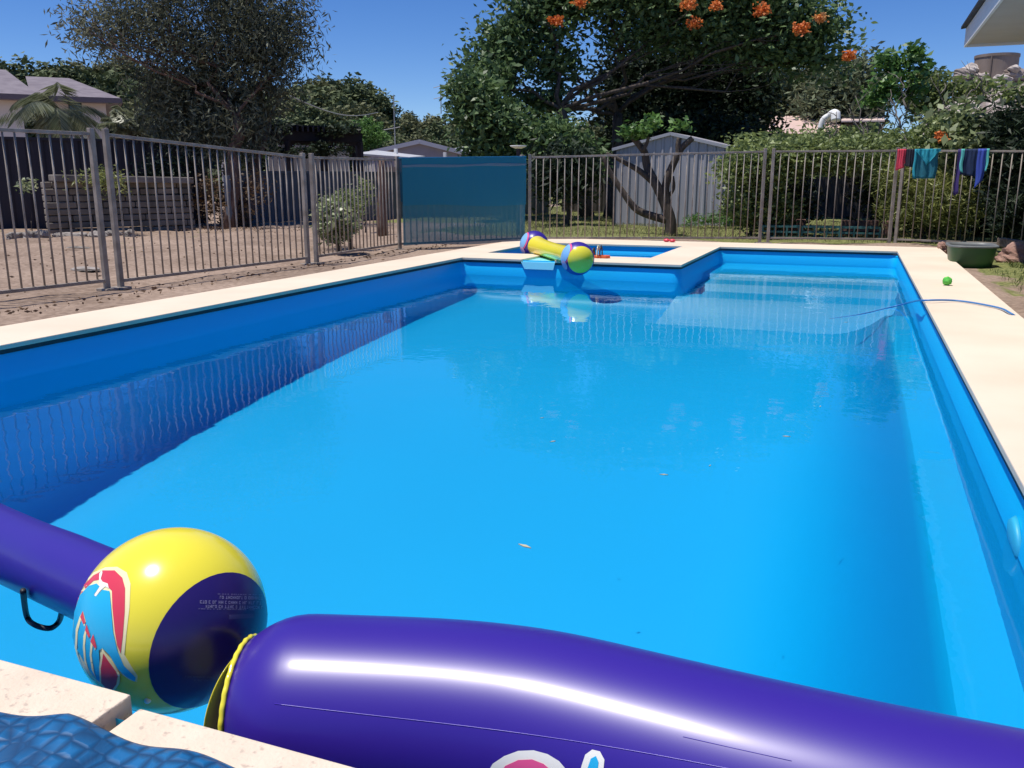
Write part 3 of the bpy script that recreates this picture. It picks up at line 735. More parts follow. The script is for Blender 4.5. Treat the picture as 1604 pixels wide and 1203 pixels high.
def tree(name, label, base, fork, lobes, lm, bark, r0=.2, ln=.12, wd=.05, per=45, sig=.22, droop=0, shell=1.6, twigs=8, group=None, stems=1, cat='tree', flat=.7, trunk=True):
    t = thing(name, label, cat, base, group)
    o, cl = foliage('crown', lobes, lm, t, ln, wd, per, sig, droop, shell, flat)
    if trunk:
        mb = MB(); base = Vector(base); fork = Vector(fork)
        for k in range(stems):
            off = Vector((random.uniform(-1,1), random.uniform(-1,1), 0))*(r0*1.6 if stems > 1 else 0)
            fk = fork + off*2.5
            mb.tube(limb_path(base+off, fk, r0*.6, 6), [r0/(stems**.5)*(1-.35*i/6) for i in range(7)], 10)
            for li, (c, r, nc) in enumerate(lobes):
                if li % stems != k: continue
                c = Vector(c); dist = (c-fk).length
                pth = limb_path(fk, c, dist*.10, 7)
                rr = r0*.5/(stems**.3)*min(1, .35+.3*min(r)/1.0)
                mb.tube(pth, [rr*(1-.75*i/7) for i in range(8)], 7)
                for j in range(twigs):
                    q_ = cl[rng.integers(len(cl))] if False else c + Vector((random.gauss(0,.45)*r[0], random.gauss(0,.45)*r[1], random.gauss(0,.45)*r[2]))
                    s_ = pth[random.randint(3, 7)]
                    mb.tube(limb_path(s_, q_, .12*(q_-s_).length, 4), [rr*.28*(1-.7*i/4) for i in range(5)], 5)
        mb.build('trunk', bark, t, True, flip=False)
    return t
def lobe(px, py, D, wpx, hpx, n, depth=None):
    """ellipsoid lobe: centre pixel, distance, half sizes in photo pixels"""
    c = P(px, py, D); s = D/F*1.02
    return (tuple(c), (wpx*s, (depth if depth else wpx*s*.8), hpx*s), n)
def gp(px, D): q_ = P(px, 300, D); return (q_.x, q_.y, -.08)

bark_dark = noisy('dark_bark', (.045,.035,.03), (.11,.085,.065), .95, scale=6, stretch=(3,3,.6), bump=.6)
bark_grey = noisy('grey_bark', (.10,.085,.07), (.22,.19,.16), .95, scale=7, stretch=(3,3,.6), bump=.5)
bark_red = noisy('reddish_bark', (.09,.05,.035), (.19,.12,.09), .95, scale=7, stretch=(3,3,.5), bump=.5)
lf_gum = leaf_mat('gum_leaves', (.06,.072,.045), (.24,.25,.17), .6, .3, .25)
lf_glossy = leaf_mat('glossy_leaves', (.04,.085,.035), (.21,.31,.12), .45, .3, .35)
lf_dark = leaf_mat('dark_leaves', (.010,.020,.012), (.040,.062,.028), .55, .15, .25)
lf_hill = leaf_mat('hill_leaves', (0.045, 0.068, 0.033), (0.165, 0.195, 0.090), .7, .1, .2)
lf_hill2 = leaf_mat('hill_leaves_olive', (0.083, 0.098, 0.045), (0.255, 0.255, 0.135), .7, .1, .2)
lf_bright = leaf_mat('bright_leaves', (0.053, 0.128, 0.030), (0.180, 0.330, 0.075), .5, .3)
lf_hedge = leaf_mat('hedge_leaves', (.07,.11,.035), (.36,.43,.15), .5, .35)
lf_yellow = leaf_mat('yellow_green_leaves', (0.105, 0.135, 0.038), (0.450, 0.480, 0.150), .5, .35)
lf_wisp = leaf_mat('wispy_needles', (0.090, 0.120, 0.068), (0.255, 0.285, 0.165), .7, .2, .2)
lf_pale = leaf_mat('pale_variegated_leaves', (0.120, 0.180, 0.060), (0.550, 0.580, 0.360), .45, .3)
lf_orange = leaf_mat('orange_petals', (0.600, 0.120, 0.020), (0.850, 0.320, 0.080), .6, .3)
lf_apricot = leaf_mat('apricot_petals', (0.750, 0.300, 0.080), (0.850, 0.620, 0.300), .6, .3)
lf_litter = leaf_mat('dry_leaf_litter', (0.120, 0.070, 0.040), (0.300, 0.200, 0.120), .8, .1)

# the big feathery gum on the left
D = 19.0
tree('gum_tree', 'tall feathery grey green gum tree standing behind the left fence', gp(345, D-1), P(345, 190, D),
     [lobe(330, -50, D, 150, 60, 150), lobe(240, 25, D, 105, 60, 120), lobe(400, 30, D, 75, 75, 140), lobe(330, 110, D, 95, 80, 200), lobe(175, 55, D, 50, 35, 26),
      lobe(425, 100, D-.5, 32, 55, 40), lobe(285, 170, D, 58, 50, 90), lobe(370, 175, D, 50, 60, 100), lobe(460, 45, D, 28, 45, 26), lobe(140, 45, D-.5, 26, 22, 8), lobe(350, 215, D-.6, 55, 45, 80)],
     lf_gum, bark_red, .24, .14, .030, 46, .27, .75, .9, 14, stems=4)
# dark shrub layer round its foot
for i, (px, py, w_, h_, n_, m_, lab) in enumerate([(262, 275, 32, 34, 26, lf_dark, 'dark shrub under the feathery gum beside the palm'),
        (345, 320, 45, 30, 26, leaf_mat('rusty_leaves', (0.075, 0.045, 0.022), (0.300, 0.180, 0.075), .7, .2), 'sparse rusty shrub at the foot of the gum trunks')]):
    tree('shrub', lab, gp(px, D-.8), P(px, py+25, D-.8), [lobe(px, py, D-.6, w_, h_, n_)], m_, bark_dark, .03, .10, .04, 50, .2, .2, 1.2, 8, cat='shrub')

# African tulip tree with orange flower heads, centre
D = 22.0
tulip = tree('flowering_tree', 'large dark spreading tree with orange flower heads behind the grey shed', gp(945, D), P(940, 175, D),
     [lobe(850, 5, D, 75, 42, 72), lobe(960, -15, D, 95, 50, 100), lobe(1090, -8, D, 105, 48, 110), lobe(1205, 12, D, 80, 44, 85), lobe(1275, 50, D, 42, 28, 34),
      lobe(800, 70, D, 42, 32, 44), lobe(765, 125, D-.5, 42, 28, 40), lobe(865, 95, D, 36, 30, 20), lobe(1010, 55, D, 60, 20, 22), lobe(1130, 55, D, 70, 34, 50), lobe(1215, 78, D, 44, 28, 32), lobe(845, 165, D, 45, 20, 24), lobe(1288, 92, D, 20, 16, 10)],
     lf_glossy, bark_dark, .26, .17, .078, 56, .30, .35, 1.1, 12, stems=2)
for px, py, s_, m_ in [(871, 32, 12, lf_orange), (1078, 5, 10, lf_orange), (1122, 8, 12, lf_orange), (1088, 37, 12, lf_orange), (1194, 15, 11, lf_orange), (1285, 28, 12, lf_apricot), (1255, 45, 8, lf_orange), (1330, 87, 9, lf_orange), (842, 198, 7, lf_apricot), (908, 4, 8, lf_orange)]:
    foliage('flower_head', [lobe(px, py, D-1.9, s_*.08, s_*.08, 2)], m_, tulip, .07, .05, 70, .075)
# drooping palm-like fronds at its left edge
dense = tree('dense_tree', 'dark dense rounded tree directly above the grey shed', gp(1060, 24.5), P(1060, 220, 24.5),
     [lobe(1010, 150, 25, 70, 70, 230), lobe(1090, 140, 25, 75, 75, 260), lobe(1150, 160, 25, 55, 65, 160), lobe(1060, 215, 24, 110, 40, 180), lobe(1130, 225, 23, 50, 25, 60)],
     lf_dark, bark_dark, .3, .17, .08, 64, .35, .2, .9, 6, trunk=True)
tree('broadleaf_tree', 'glossy green leafy tree with loose branches left of the flowering tree', gp(815, 20), P(815, 215, 20),
     [lobe(760, 190, 20, 55, 35, 65), lobe(830, 225, 20, 55, 30, 70), lobe(745, 150, 20, 38, 30, 34), lobe(780, 240, 20, 45, 22, 45), lobe(890, 235, 20, 45, 30, 65)],
     lf_glossy, bark_dark, .10, .16, .07, 56, .24, .2, 1.2, 12, stems=2)
tree('shrub', 'brown and green drooping shrub between the blue cloth and the shed', gp(890, 17.5), P(890, 290, 17.5), [lobe(885, 270, 17.5, 45, 40, 60)], lf_dark, bark_dark, .05, .2, .05, 40, .2, .6, 1, 6, cat='shrub')

# forked pruned tree in front of the shed
D = 14.6
ft = thing('forked_tree', 'bare dark forked tree trunk standing in front of the grey shed', 'tree', gp(1050, D))
mb = MB()
def pt(px, py, dd=0): return P(px, py, D+dd)
mb.tube(smooth_path([gp(1052, D), pt(1050, 345), pt(1040, 315), pt(1028, 290), pt(1014, 262, .1), pt(1010, 240, .1), pt(1002, 228, .1), pt(990, 214, .1)], 4), [.10 - .055*i/28 for i in range(29)], 12)
mb.tube(smooth_path([pt(1048, 340), pt(1042, 300), pt(1047, 275), pt(1058, 250), pt(1068, 232), pt(1085, 216)], 4), [.075-.03*i/20 for i in range(21)], 10)
mb.tube(smooth_path([pt(1030, 292), pt(1005, 270), pt(985, 258), pt(966, 248), pt(950, 240)], 4), [.055-.03*i/16 for i in range(17)], 9)
mb.tube(smooth_path([pt(1063, 240), pt(1062, 228), pt(1064, 216)], 4), [.05-.012*i/8 for i in range(9)], 9)
mb.tube(smooth_path([pt(1006, 236), pt(1013, 225), pt(1016, 214)], 4), [.035-.012*i/8 for i in range(9)], 9)
mb.tube(smooth_path([pt(1044, 310), pt(1055, 296), pt(1054, 276)], 4), [.03-.008*i/8 for i in range(9)], 9)
mb.tube(smooth_path([pt(1046, 345), pt(1000, 330), pt(975, 300), pt(955, 268), pt(945, 245)], 4), [.07-.04*i/16 for i in range(17)], 9)
mb.build('trunk', bark_dark, ft, True, flip=False)
for px, py in ((1068, 196), (1010, 205), (1024, 190)): foliage('leaf_tuft', [lobe(px, py, D, 5, 5, 3)], lf_bright, ft, .11, .05, 34, .085)
foliage('leaf_tuft', [lobe(985, 205, D, 6, 6, 4)], lf_bright, ft, .11, .05, 34, .09)

# hedge / vines behind the right fence
def bush(name, label, lobes, m, ln=.09, wd=.045, per=48, sig=.14, cat='shrub', group=None, tw=10, shell=1.3, droop=.1, rr=.03):
    c = Vector(lobes[0][0]); return tree(name, label, (c.x, c.y, -.08), (c.x, c.y, .2), lobes, m, bark_dark, rr, ln, wd, per, sig, droop, shell, tw, cat=cat, group=group, stems=1)
D = 14.6
bush('hedge', 'leafy green hedge spilling over the right corner of the grey shed',
     [lobe(1180, 300, D, 38, 50, 90), lobe(1165, 265, D-.2, 28, 20, 30), lobe(1215, 252, D, 55, 22, 80), lobe(1280, 240, D, 55, 15, 60), lobe(1195, 240, D+.4, 38, 12, 30), lobe(1225, 330, D, 20, 25, 20)], lf_hedge, .085, .04)
bush('hedge', 'yellowish tangled vine hanging over the dark hollow behind the fence', [lobe(1350, 242, D, 55, 16, 60), lobe(1330, 248, D+.8, 40, 12, 50), lobe(1400, 268, D, 24, 28, 44), lobe(1290, 250, D, 36, 10, 24), lobe(1330, 240, D+1.5, 70, 8, 90), lobe(1310, 238, D+2.4, 80, 9, 90)], lf_hedge, .07, .03, 50)  # rear lobes added as a leafy roof to shade the hollow
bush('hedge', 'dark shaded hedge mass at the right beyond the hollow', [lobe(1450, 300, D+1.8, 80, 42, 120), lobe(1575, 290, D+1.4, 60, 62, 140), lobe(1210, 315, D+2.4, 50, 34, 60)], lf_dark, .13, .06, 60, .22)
bush('bamboo', 'clump of fine yellow green bamboo below the hanging clothes', [lobe(1450, 310, 14.2, 55, 42, 150), lobe(1420, 280, 14.2, 34, 26, 60), lobe(1500, 320, 14.2, 38, 32, 60)], lf_yellow, .12, .014, 55, .12, 'bamboo', droop=.5)
bush('shrub', 'shrub with large glossy pale leaves above the navy shirt on the fence', [lobe(1520, 200, 14.6, 34, 32, 26), lobe(1500, 235, 14.2, 28, 12, 14), lobe(1490, 192, 15, 30, 14, 14)], leaf_mat('large_pale_leaves', (0.050, 0.100, 0.030), (0.400, 0.440, 0.220), .35, .3), .15, .08, 18, .14)
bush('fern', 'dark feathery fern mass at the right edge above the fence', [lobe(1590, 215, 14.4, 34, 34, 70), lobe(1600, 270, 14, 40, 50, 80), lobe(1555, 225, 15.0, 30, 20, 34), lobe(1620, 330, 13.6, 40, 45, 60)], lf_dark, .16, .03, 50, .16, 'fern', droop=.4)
st_ = bush('shrub', 'low shrub carrying a single orange flower above the teal towel', [lobe(1465, 215, 14.6, 30, 18, 26)], lf_hedge, .10, .04, 40)
foliage('flower_head', [lobe(1472, 215, 14.1, 6, 6, 5)], lf_orange, st_, .06, .04, 24, .035)
bush('hedge', 'loose green and yellow hedge top in front of the pink roofed house', [lobe(1190, 228, 16.5, 36, 7, 22), lobe(1265, 221, 16.5, 36, 6, 24), lobe(1340, 218, 16.5, 40, 8, 26), lobe(1400, 228, 16, 36, 14, 30)], lf_hedge, .10, .045, 40, .16)
# slender frangipani-like trees against the sky on the right
D = 16.5
tree('slender_tree', 'slender pale stemmed tree with round leaf tufts against the sky', gp(1405, D), P(1405, 225, D),
     [lobe(1393, 98, D, 14, 16, 13), lobe(1432, 86, D, 9, 9, 8), lobe(1390, 130, D, 18, 12, 10), lobe(1372, 152, D, 16, 12, 10), lobe(1425, 142, D, 16, 16, 9), lobe(1440, 112, D, 9, 8, 4)],
     lf_bright, bark_grey, .05, .13, .06, 26, .10, .1, 1.2, 5)
tree('slender_tree', 'bushy low tree leaning right below the water tank', gp(1465, D+1), P(1455, 215, D+1),
     [lobe(1455, 122, D+1, 26, 7, 14), lobe(1478, 142, D+1, 26, 10, 20), lobe(1540, 138, D+1, 22, 5, 8), lobe(1440, 170, D+1, 28, 16, 22), lobe(1590, 150, D+1, 20, 8, 10)],
     lf_hedge, bark_grey, .05, .13, .05, 32, .14, .1, 1.2, 6)
bs = thing('bare_shrub', 'tangle of bare pale branches in front of the rocky slope', 'shrub', gp(1380, 15.2))
mb = MB()
for (x0, y0, x1, y1) in [(1360,240,1340,150),(1372,240,1330,170),(1380,250,1355,190),(1430,240,1455,185),(1430,245,1404,180),(1440,190,1560,140),(1445,200,1600,132),(1290,240,1300,190),(1300,235,1310,175),(1352,235,1385,195),(1480,210,1500,165),(1500,180,1540,120),(1470,185,1480,130),(1420,170,1412,120),(1410,200,1395,140)]:
    a_ = P(x0, y0, 15.2); b_ = P(x1, y1, 15.4); pth = limb_path(a_, b_, .06, 7)
    mb.tube(pth, [.018*(1-.7*i/7) for i in range(8)], 5)
    for k in range(3): s_ = pth[random.randint(2, 6)]; e_ = s_ + Vector((random.uniform(-.3,.3), random.uniform(-.2,.2), random.uniform(.1,.4))); mb.tube(limb_path(s_, e_, .03, 4), [.007*(1-.6*i/4) for i in range(5)], 4)
mb.build('branches', bark_grey, bs, True, flip=False)
# wispy casuarinas behind the pink roof
for px, py, w_, h_, D, lab, m_ in [(1320, 150, 42, 55, 34, 'wispy grey green she-oak behind the right end of the pink roof', lf_wisp), (1235, 150, 50, 40, 38, 'olive bushy tree behind the middle of the pink roof', lf_hill2), (1185, 150, 30, 45, 36, 'dark bushy tree behind the vent pipe of the pink roof', lf_hill)]:
    tree('background_tree', lab, gp(px, D), P(px, py+50, D), [lobe(px, py, D, w_, h_, 130), lobe(px+w_*.3, py+30, D, w_*.9, h_*.6, 80)], m_, bark_dark, .15, .26, .09, 60, .42, .1, 1.1, 5)

# variegated shrub and small plants behind the left fence
vb = bush('shrub', 'rounded shrub with pale variegated leaves behind the short left panel', [lobe(528, 355, 10.9, 32, 22, 34), lobe(515, 335, 10.9, 18, 14, 10)], lf_pale, .09, .045, 26, .07)
bush('shrub', 'soft olive shrub behind the variegated one', [lobe(545, 322, 11.7, 26, 20, 26), lobe(515, 330, 12, 24, 20, 16)], lf_hedge, .06, .018, 50, .10)
bush('weed', 'small pale weed by the foot of the dark fence at far left', [lobe(42, 292, 15.8, 9, 8, 5)], lf_pale, .07, .03, 20, .06, 'weed', rr=.01, tw=3)
bush('creeper', 'pale dry creeper spilling over the top of the stone wall', [lobe(150, 280, 16.2, 22, 10, 12), lobe(178, 290, 16.2, 16, 14, 8)], lf_yellow, .08, .02, 40, .12, 'creeper', rr=.015, tw=3)

# palms
def palm(label, base, top, nf, L_, m, seed, r0=.12, spread=1.0, leaf=.5, group=None):
    rd = random.Random(seed); t = thing('palm', label, 'palm', base, group)
    base = Vector(base); top = Vector(top)
    MB().tube(limb_path(base, top, .04, 8), [r0*(1.2-.4*i/8) for i in range(9)], 10).build('trunk', bark_grey, t, True, flip=False)
    for k in range(nf):
        a = 2*math.pi*k/nf + rd.uniform(-.3, .3); el = rd.uniform(.15, 1.25) if k % 3 else rd.uniform(-.2, .4)
        d = Vector((math.cos(a)*math.cos(el), math.sin(a)*math.cos(el), math.sin(el))); L2 = L_*rd.uniform(.8, 1.15)
        pth = []
        for i in range(13):
            s_ = i/12; p = top + d*(L2*s_) + Vector((0, 0, -1))*(L2*.62*s_**2*spread); pth.append(p)
        C_ = []; D_ = []; S_ = []; LN = []; W = []
        for i in range(1, 13):
            for sub in range(5):
                f_ = (i-1+sub/5)/12; p = pth[i-1].lerp(pth[i], sub/5); tg = (pth[i]-pth[i-1]).normalized(); side = tg.cross(Vector((0,0,1))).normalized()
                for sg in (-1, 1):
                    ld = (side*sg*.75 + tg*.55 + Vector((0,0,-.55-.5*rd.random()))).normalized(); ll = leaf*(1-.55*f_)*rd.uniform(.85, 1.1)
                    C_.append(p+ld*ll*.5); D_.append(ld); S_.append(tg); LN.append(ll); W.append(.030)
        fr = quad_mesh('frond', np.array(C_), np.array(D_), np.array(S_), np.array(LN), np.array(W), m, t)
        MB().tube(pth, [.018*(1-.8*i/12) for i in range(13)], 5).build('midrib', bark_grey, fr, True, flip=False) if False else None
    return t
lf_palm = leaf_mat('palm_leaflets', (.08,.10,.05), (.34,.36,.24), .4, .3)
palm('spreading palm with drooping grey green fronds in front of the cream house', gp(88, 21), P(88, 172, 21), 13, 1.5, lf_palm, 3, .13, 1.05, .62)
palm('small spiky palm between the cream house and the gum tree', gp(205, 20.5), P(203, 196, 20.5), 13, .75, lf_palm, 5, .07, .5, .34)
palm('second small palm just right of the spiky one, darker and lower', gp(240, 20.8), P(240, 205, 20.8), 11, .65, lf_palm, 9, .06, .6, .30)

# ------------------------------------------------------------------ hills and the wood on them
def hill(name, prof, D, back, m):
    """ridge seen between pixel columns; prof = [(px, py)]"""
    vs = []; fs = []; n = len(prof)
    for px, py in prof:
        t_ = P(px, py, D); g = P(px, 284, D*.55); b_ = P(px, py, D+back)
        mid = P(px, (py+284)/2, D*.8)
        vs += [(g.x, g.y, -.5), (mid.x, mid.y, max(-.4, mid.z)), (t_.x, t_.y, t_.z), (b_.x, b_.y, -1)]
    for i in range(n-1):
        for j in range(3): fs.append((i*4+j, (i+1)*4+j, (i+1)*4+j+1, i*4+j+1))
    o = put(vs, fs, name, m); struct(o); return o
hillm = noisy('hillside_scrub', (.03,.04,.02), (.07,.075,.04), .95, scale=.25)
hill('hills', [(-500,150),(-200,120),(0,120),(100,118),(200,130),(330,160),(400,150),(470,135),(540,140),(600,195),(680,215),(760,205),(900,200),(1100,170),(1250,160),(1340,190),(1420,225),(1700,225),(2100,220)], 85, 60, hillm)
protos = []
def hill_tree(px, py, D, hpx, kind, lab, grp):
    """one tree of the far wood; four crowns are modelled and copied"""
    global protos
    c = P(px, py, D)
    if len(protos) <= kind:
        for k in range(4):
            t = thing('wood_tree', 'x', 'tree', (0, 0, 0))
            lobes = [((random.uniform(-.9,.9), random.uniform(-.9,.9), random.uniform(2.0,3.8)), (random.uniform(1.0,1.6),)*2+(random.uniform(.7,1.2),), 30) for _ in range(5)]
            foliage('crown', lobes, [lf_hill, lf_hill2, lf_hill, lf_bright][k], t, .34, .17, 34, .30, 0, 1.4)
            mb = MB().tube([(0,0,-1.5),(0,0,1),(.1,0,2.6)], [.2,.16,.08], 7)
            for _ in range(5): mb.tube([(0,0,1+random.random()), (random.uniform(-1,1), random.uniform(-1,1), random.uniform(2.4,3.6))], [.08,.03], 5)
            mb.build('trunk', bark_dark, t, True, flip=False); protos.append(t); t['fresh'] = 1
    pr = protos[kind]
    t = pr if pr.get('fresh') else copy_tree(pr)
    if pr.get('fresh'): del pr['fresh']
    s = hpx*D/F/2.4
    t.location = (c.x, c.y, c.z - 4.6*s); t.scale = (s*1.15, s*1.15, s); t.rotation_euler = (0, 0, random.uniform(0, 6.28))
    tag(t, lab, 'tree', grp)
gA = 'trees of the wood on the far hillside'; lA = ['dark green tree in the wood on the far hillside', 'olive tree in the wood on the far hillside', 'dark green tree in the wood on the far hillside', 'bright green tree in the wood on the far hillside']
def scatter(prof, D0, D1, hp, step, kinds, rows=3, fall=26):
    for r_ in range(rows):
        for (x0, y0), (x1, y1) in zip(prof[:-1], prof[1:]):
            x = x0
            while x < x1:
                k = (x-x0)/(x1-x0); y = y0+(y1-y0)*k + r_*fall + random.uniform(-6, 6)
                kd = random.choice(kinds); hill_tree(x+random.uniform(-8, 8), y, D1-(D1-D0)*r_/rows, hp*random.uniform(.8, 1.25), kd, lA[kd], gA)
                x += step*random.uniform(.8, 1.2)
scatter([(-40,98),(60,102),(130,92),(210,100),(330,120)], 48, 66, 46, 34, [0,0,2,1], 3, 28)
scatter([(380,150),(440,135),(480,124),(545,118),(585,150)], 42, 58, 50, 30, [0,2,0,1], 4, 26)
scatter([(585,178),(640,182),(700,186),(760,176),(830,185)], 60, 95, 34, 24, [1,1,0,1,0], 3, 16)
scatter([(830,190),(960,190),(1100,180),(1200,170),(1310,165),(1350,215),(1500,225)], 46, 70, 44, 40, [0,1,2,1], 3, 24)
for px, py, hp in [(562, 192, 30), (578, 186, 26), (425, 205, 28)]: hill_tree(px, py, 40, hp, 3, lA[3], gA)

# ------------------------------------------------------------------ buildings and fences beyond the yard
white_p = mat('white_paint', (.78,.78,.76), .6)
cream_w = noisy('cream_render', (.72,.65,.58), (.78,.71,.64), .85, scale=2)
mauve_roof = noisy('mauve_roof_steel', (.16,.13,.145), (.22,.185,.20), .6, scale=3)
dark_trim = mat('dark_trim', (.03,.03,.035), .6)
glass = mat('window_glass', (.05,.09,.12), .08)
def corrugate(a, b, z0, z1, m, name, parent, pitch=.09, dep=.018, flat=False):
    """ribbed steel sheet from a to b"""
    a = Vector((a[0], a[1])); b = Vector((b[0], b[1])); u = (b-a); Ln = u.length; u.normalize(); n_ = Vector((-u.y, u.x)); vs = []; fs = []
    xs = []; x = 0
    prof = [(0, 0), (.55, 0), (.68, 1), (.87, 1)]
    while x < Ln:
        for k, d in prof:
            if x + k*pitch <= Ln: xs.append((x+k*pitch, d*dep))
        x += pitch
    xs.append((Ln, 0))
    for th in (0, .004):
        for s_, d in xs:
            p = a + u*s_ + n_*(d+th); zz0 = z0(s_/Ln) if callable(z0) else z0; zz1 = z1(s_/Ln) if callable(z1) else z1
            vs += [(p.x, p.y, zz0), (p.x, p.y, zz1)]
    k = len(xs)
    for i in range(k-1):
        fs.append((2*i, 2*i+2, 2*i+3, 2*i+1)); o_ = 2*k; fs.append((o_+2*i+1, o_+2*i+3, o_+2*i+2, o_+2*i)); fs.append((2*i+1, 2*i+3, o_+2*i+3, o_+2*i+1))
    return MB().add(vs, fs).build(name, m, parent, flip=False)

# grey garden shed
shed_m = noisy('shed_steel', (.34,.33,.36), (.42,.41,.44), .45, scale=1.2, stretch=(1,1,.3))
A = P(962, 300, 18.2); Bc = P(1138, 300, 17.6); A2 = Vector((A.x, A.y)); B2_ = Vector((Bc.x, Bc.y)); u = (B2_-A2).normalized(); nb_ = Vector((-u.y, u.x))
if nb_.y < 0: nb_ = -nb_
W_ = (B2_-A2).length
zE = P(965, 236, 18.2).z; zEr = P(1138, 228, 17.6).z; zP = P(1041, 210, 17.9).z; zE = (zE+zEr)/2
sh = thing('garden_shed', 'pale grey ribbed steel garden shed with a low gable behind the forked tree', 'shed', ((A.x+Bc.x)/2, (A.y+Bc.y)/2, -.08))
gz = lambda k: zE + (zP-zE)*(1-abs(2*k-1))
corrugate(A2, B2_, -.08, gz, shed_m, 'front_wall', sh, .17, -.022)
corrugate(B2_, B2_+nb_*1.8, -.08, zE, shed_m, 'side_wall', sh, .17, -.022); corrugate(A2+nb_*1.8, A2, -.08, zE, shed_m, 'side_wall', sh, .17, -.022)
for k0, k1 in ((0, .5), (.5, 1)):
    p0 = A2+u*(W_*k0) - nb_*.05; p1 = A2+u*(W_*k1) - nb_*.05
    e0 = -.05 if k0 == 0 else 0; e1_ = .05 if k1 == 1 else 0
    q0 = p0+u*e0; q1 = p1+u*e1_
    sl_ = (zP-zE)/.5/W_
    za_, zb_ = gz(k0)+.012+(e0*sl_), gz(k1)+.012-(e1_*sl_)
    MB().prism([(q0.x,q0.y,za_),(q1.x,q1.y,zb_),(q1.x+nb_.x*1.9,q1.y+nb_.y*1.9,zb_),(q0.x+nb_.x*1.9,q0.y+nb_.y*1.9,za_)], (0,0,.02)).build('roof', shed_m, sh)
    MB().bar((q0.x,q0.y,za_-.015),(q1.x,q1.y,zb_-.015), .02, .05).build('gable_trim', mat('shed_trim', (.42,.42,.44), .5), sh)
MB().bar((B2_.x,B2_.y,-.08),(B2_.x,B2_.y,zE), .045,.045).build('corner_post', dark_trim, sh)
MB().bar((A2.x,A2.y,-.08),(A2.x,A2.y,zE), .045,.045).build('corner_post', dark_trim, sh)
bush('weed', 'green weeds at the foot of the grey shed', [lobe(1120, 342, 17.2, 26, 7, 14), lobe(1085, 346, 17.2, 16, 5, 6)], lf_bright, .12, .02, 26, .08, 'weed', rr=.008, tw=2)

# dark solid fence, stone wall and blue-grey steel fence on the left
dk = mat('dark_fence_boards', (.034,.031,.040), .9)
fa = P(-260, 250, 19.0); fb_ = P(318, 250, 19.6)
t = thing('boundary_fence', 'tall dark solid fence behind the stone wall', 'fence', ((fa.x+fb_.x)/2, (fa.y+fb_.y)/2, -.08))
corrugate((fa.x, fa.y), (fb_.x, fb_.y), -.08, 1.56, dk, 'panelling', t, .30, .03); MB().bar((fa.x,fa.y,1.58),(fb_.x,fb_.y,1.58), .05,.05).build('capping_rail', dk, t)
stone = mat('stone_blocks', (.2,.18,.16), .95); b = stone.node_tree.nodes['Principled BSDF']
tc = N(stone, 'ShaderNodeTexCoord'); br = N(stone, 'ShaderNodeTexBrick'); br.inputs['Scale'].default_value = 1; br.inputs['Brick Width'].default_value = .42; br.inputs['Row Height'].default_value = .13; br.inputs['Mortar Size'].default_value = .012
br.inputs['Color1'].default_value = (.13,.115,.10,1); br.inputs['Color2'].default_value = (.21,.185,.16,1); br.inputs['Mortar'].default_value = (.05,.045,.04,1)
sx = N(stone, 'ShaderNodeSeparateXYZ'); cb_ = N(stone, 'ShaderNodeCombineXYZ'); L(stone, tc.outputs['Object'], sx.inputs[0]); L(stone, sx.outputs[0], cb_.inputs[0]); L(stone, sx.outputs[2], cb_.inputs[1]); L(stone, cb_.outputs[0], br.inputs[0])
L(stone, br.outputs[0], b.inputs['Base Color']); bp = N(stone, 'ShaderNodeBump'); bp.inputs['Strength'].default_value = .6; L(stone, br.outputs['Fac'], bp.inputs['Height']); bp.invert = True; L(stone, bp.outputs[0], b.inputs['Normal'])
fa = P(68, 300, 17.0); fb_ = P(300, 300, 17.5)
t = thing('stone_wall', 'low weathered stacked stone retaining wall at the back of the dirt yard', 'wall', ((fa.x+fb_.x)/2, (fa.y+fb_.y)/2, -.08))
dd = (Vector((fb_.x-fa.x, fb_.y-fa.y, 0))).normalized(); off = Vector((dd.y, -dd.x, 0))*.0
mb = MB(); k = 0; z = -.10
cour = 8; hz_ = (.80+.10)/cour; Lw = (Vector((fb_.x-fa.x, fb_.y-fa.y, 0))).length
stm = [noisy('wall_stone', (.10,.088,.072), (.25,.215,.18), .95, scale=2, bump=.6)]
for c_ in range(cour):
    x = -(c_ % 2)*.2
    while x < Lw:
        w_ = random.uniform(.28, .55); x1 = min(Lw, x+w_); xa = max(0, x)
        if x1-xa > .05:
            j = random.uniform(-.02, .02)-.012*c_
            p0 = Vector((fa.x, fa.y, 0))+dd*xa; p1 = Vector((fa.x, fa.y, 0))+dd*(x1-.012); nrm_ = Vector((dd.y, -dd.x, 0))
            zc = z+c_*hz_
            mb.bar(p0+nrm_*j+Vector((0,0,zc+hz_/2)), p1+nrm_*j+Vector((0,0,zc+hz_/2+random.uniform(-.006,.006))), .30, hz_-.014)
        x += w_
mb.build('stonework', stm[0], t, bevel=.014)
MB().bar(Vector((fa.x+.2, fa.y, .86)), Vector((fb_.x, fb_.y, .82)), .34, .11).build('capstone', noisy('cap_stone', (.13,.115,.10), (.24,.21,.18), .9, scale=3, bump=.3), t, bevel=.015)
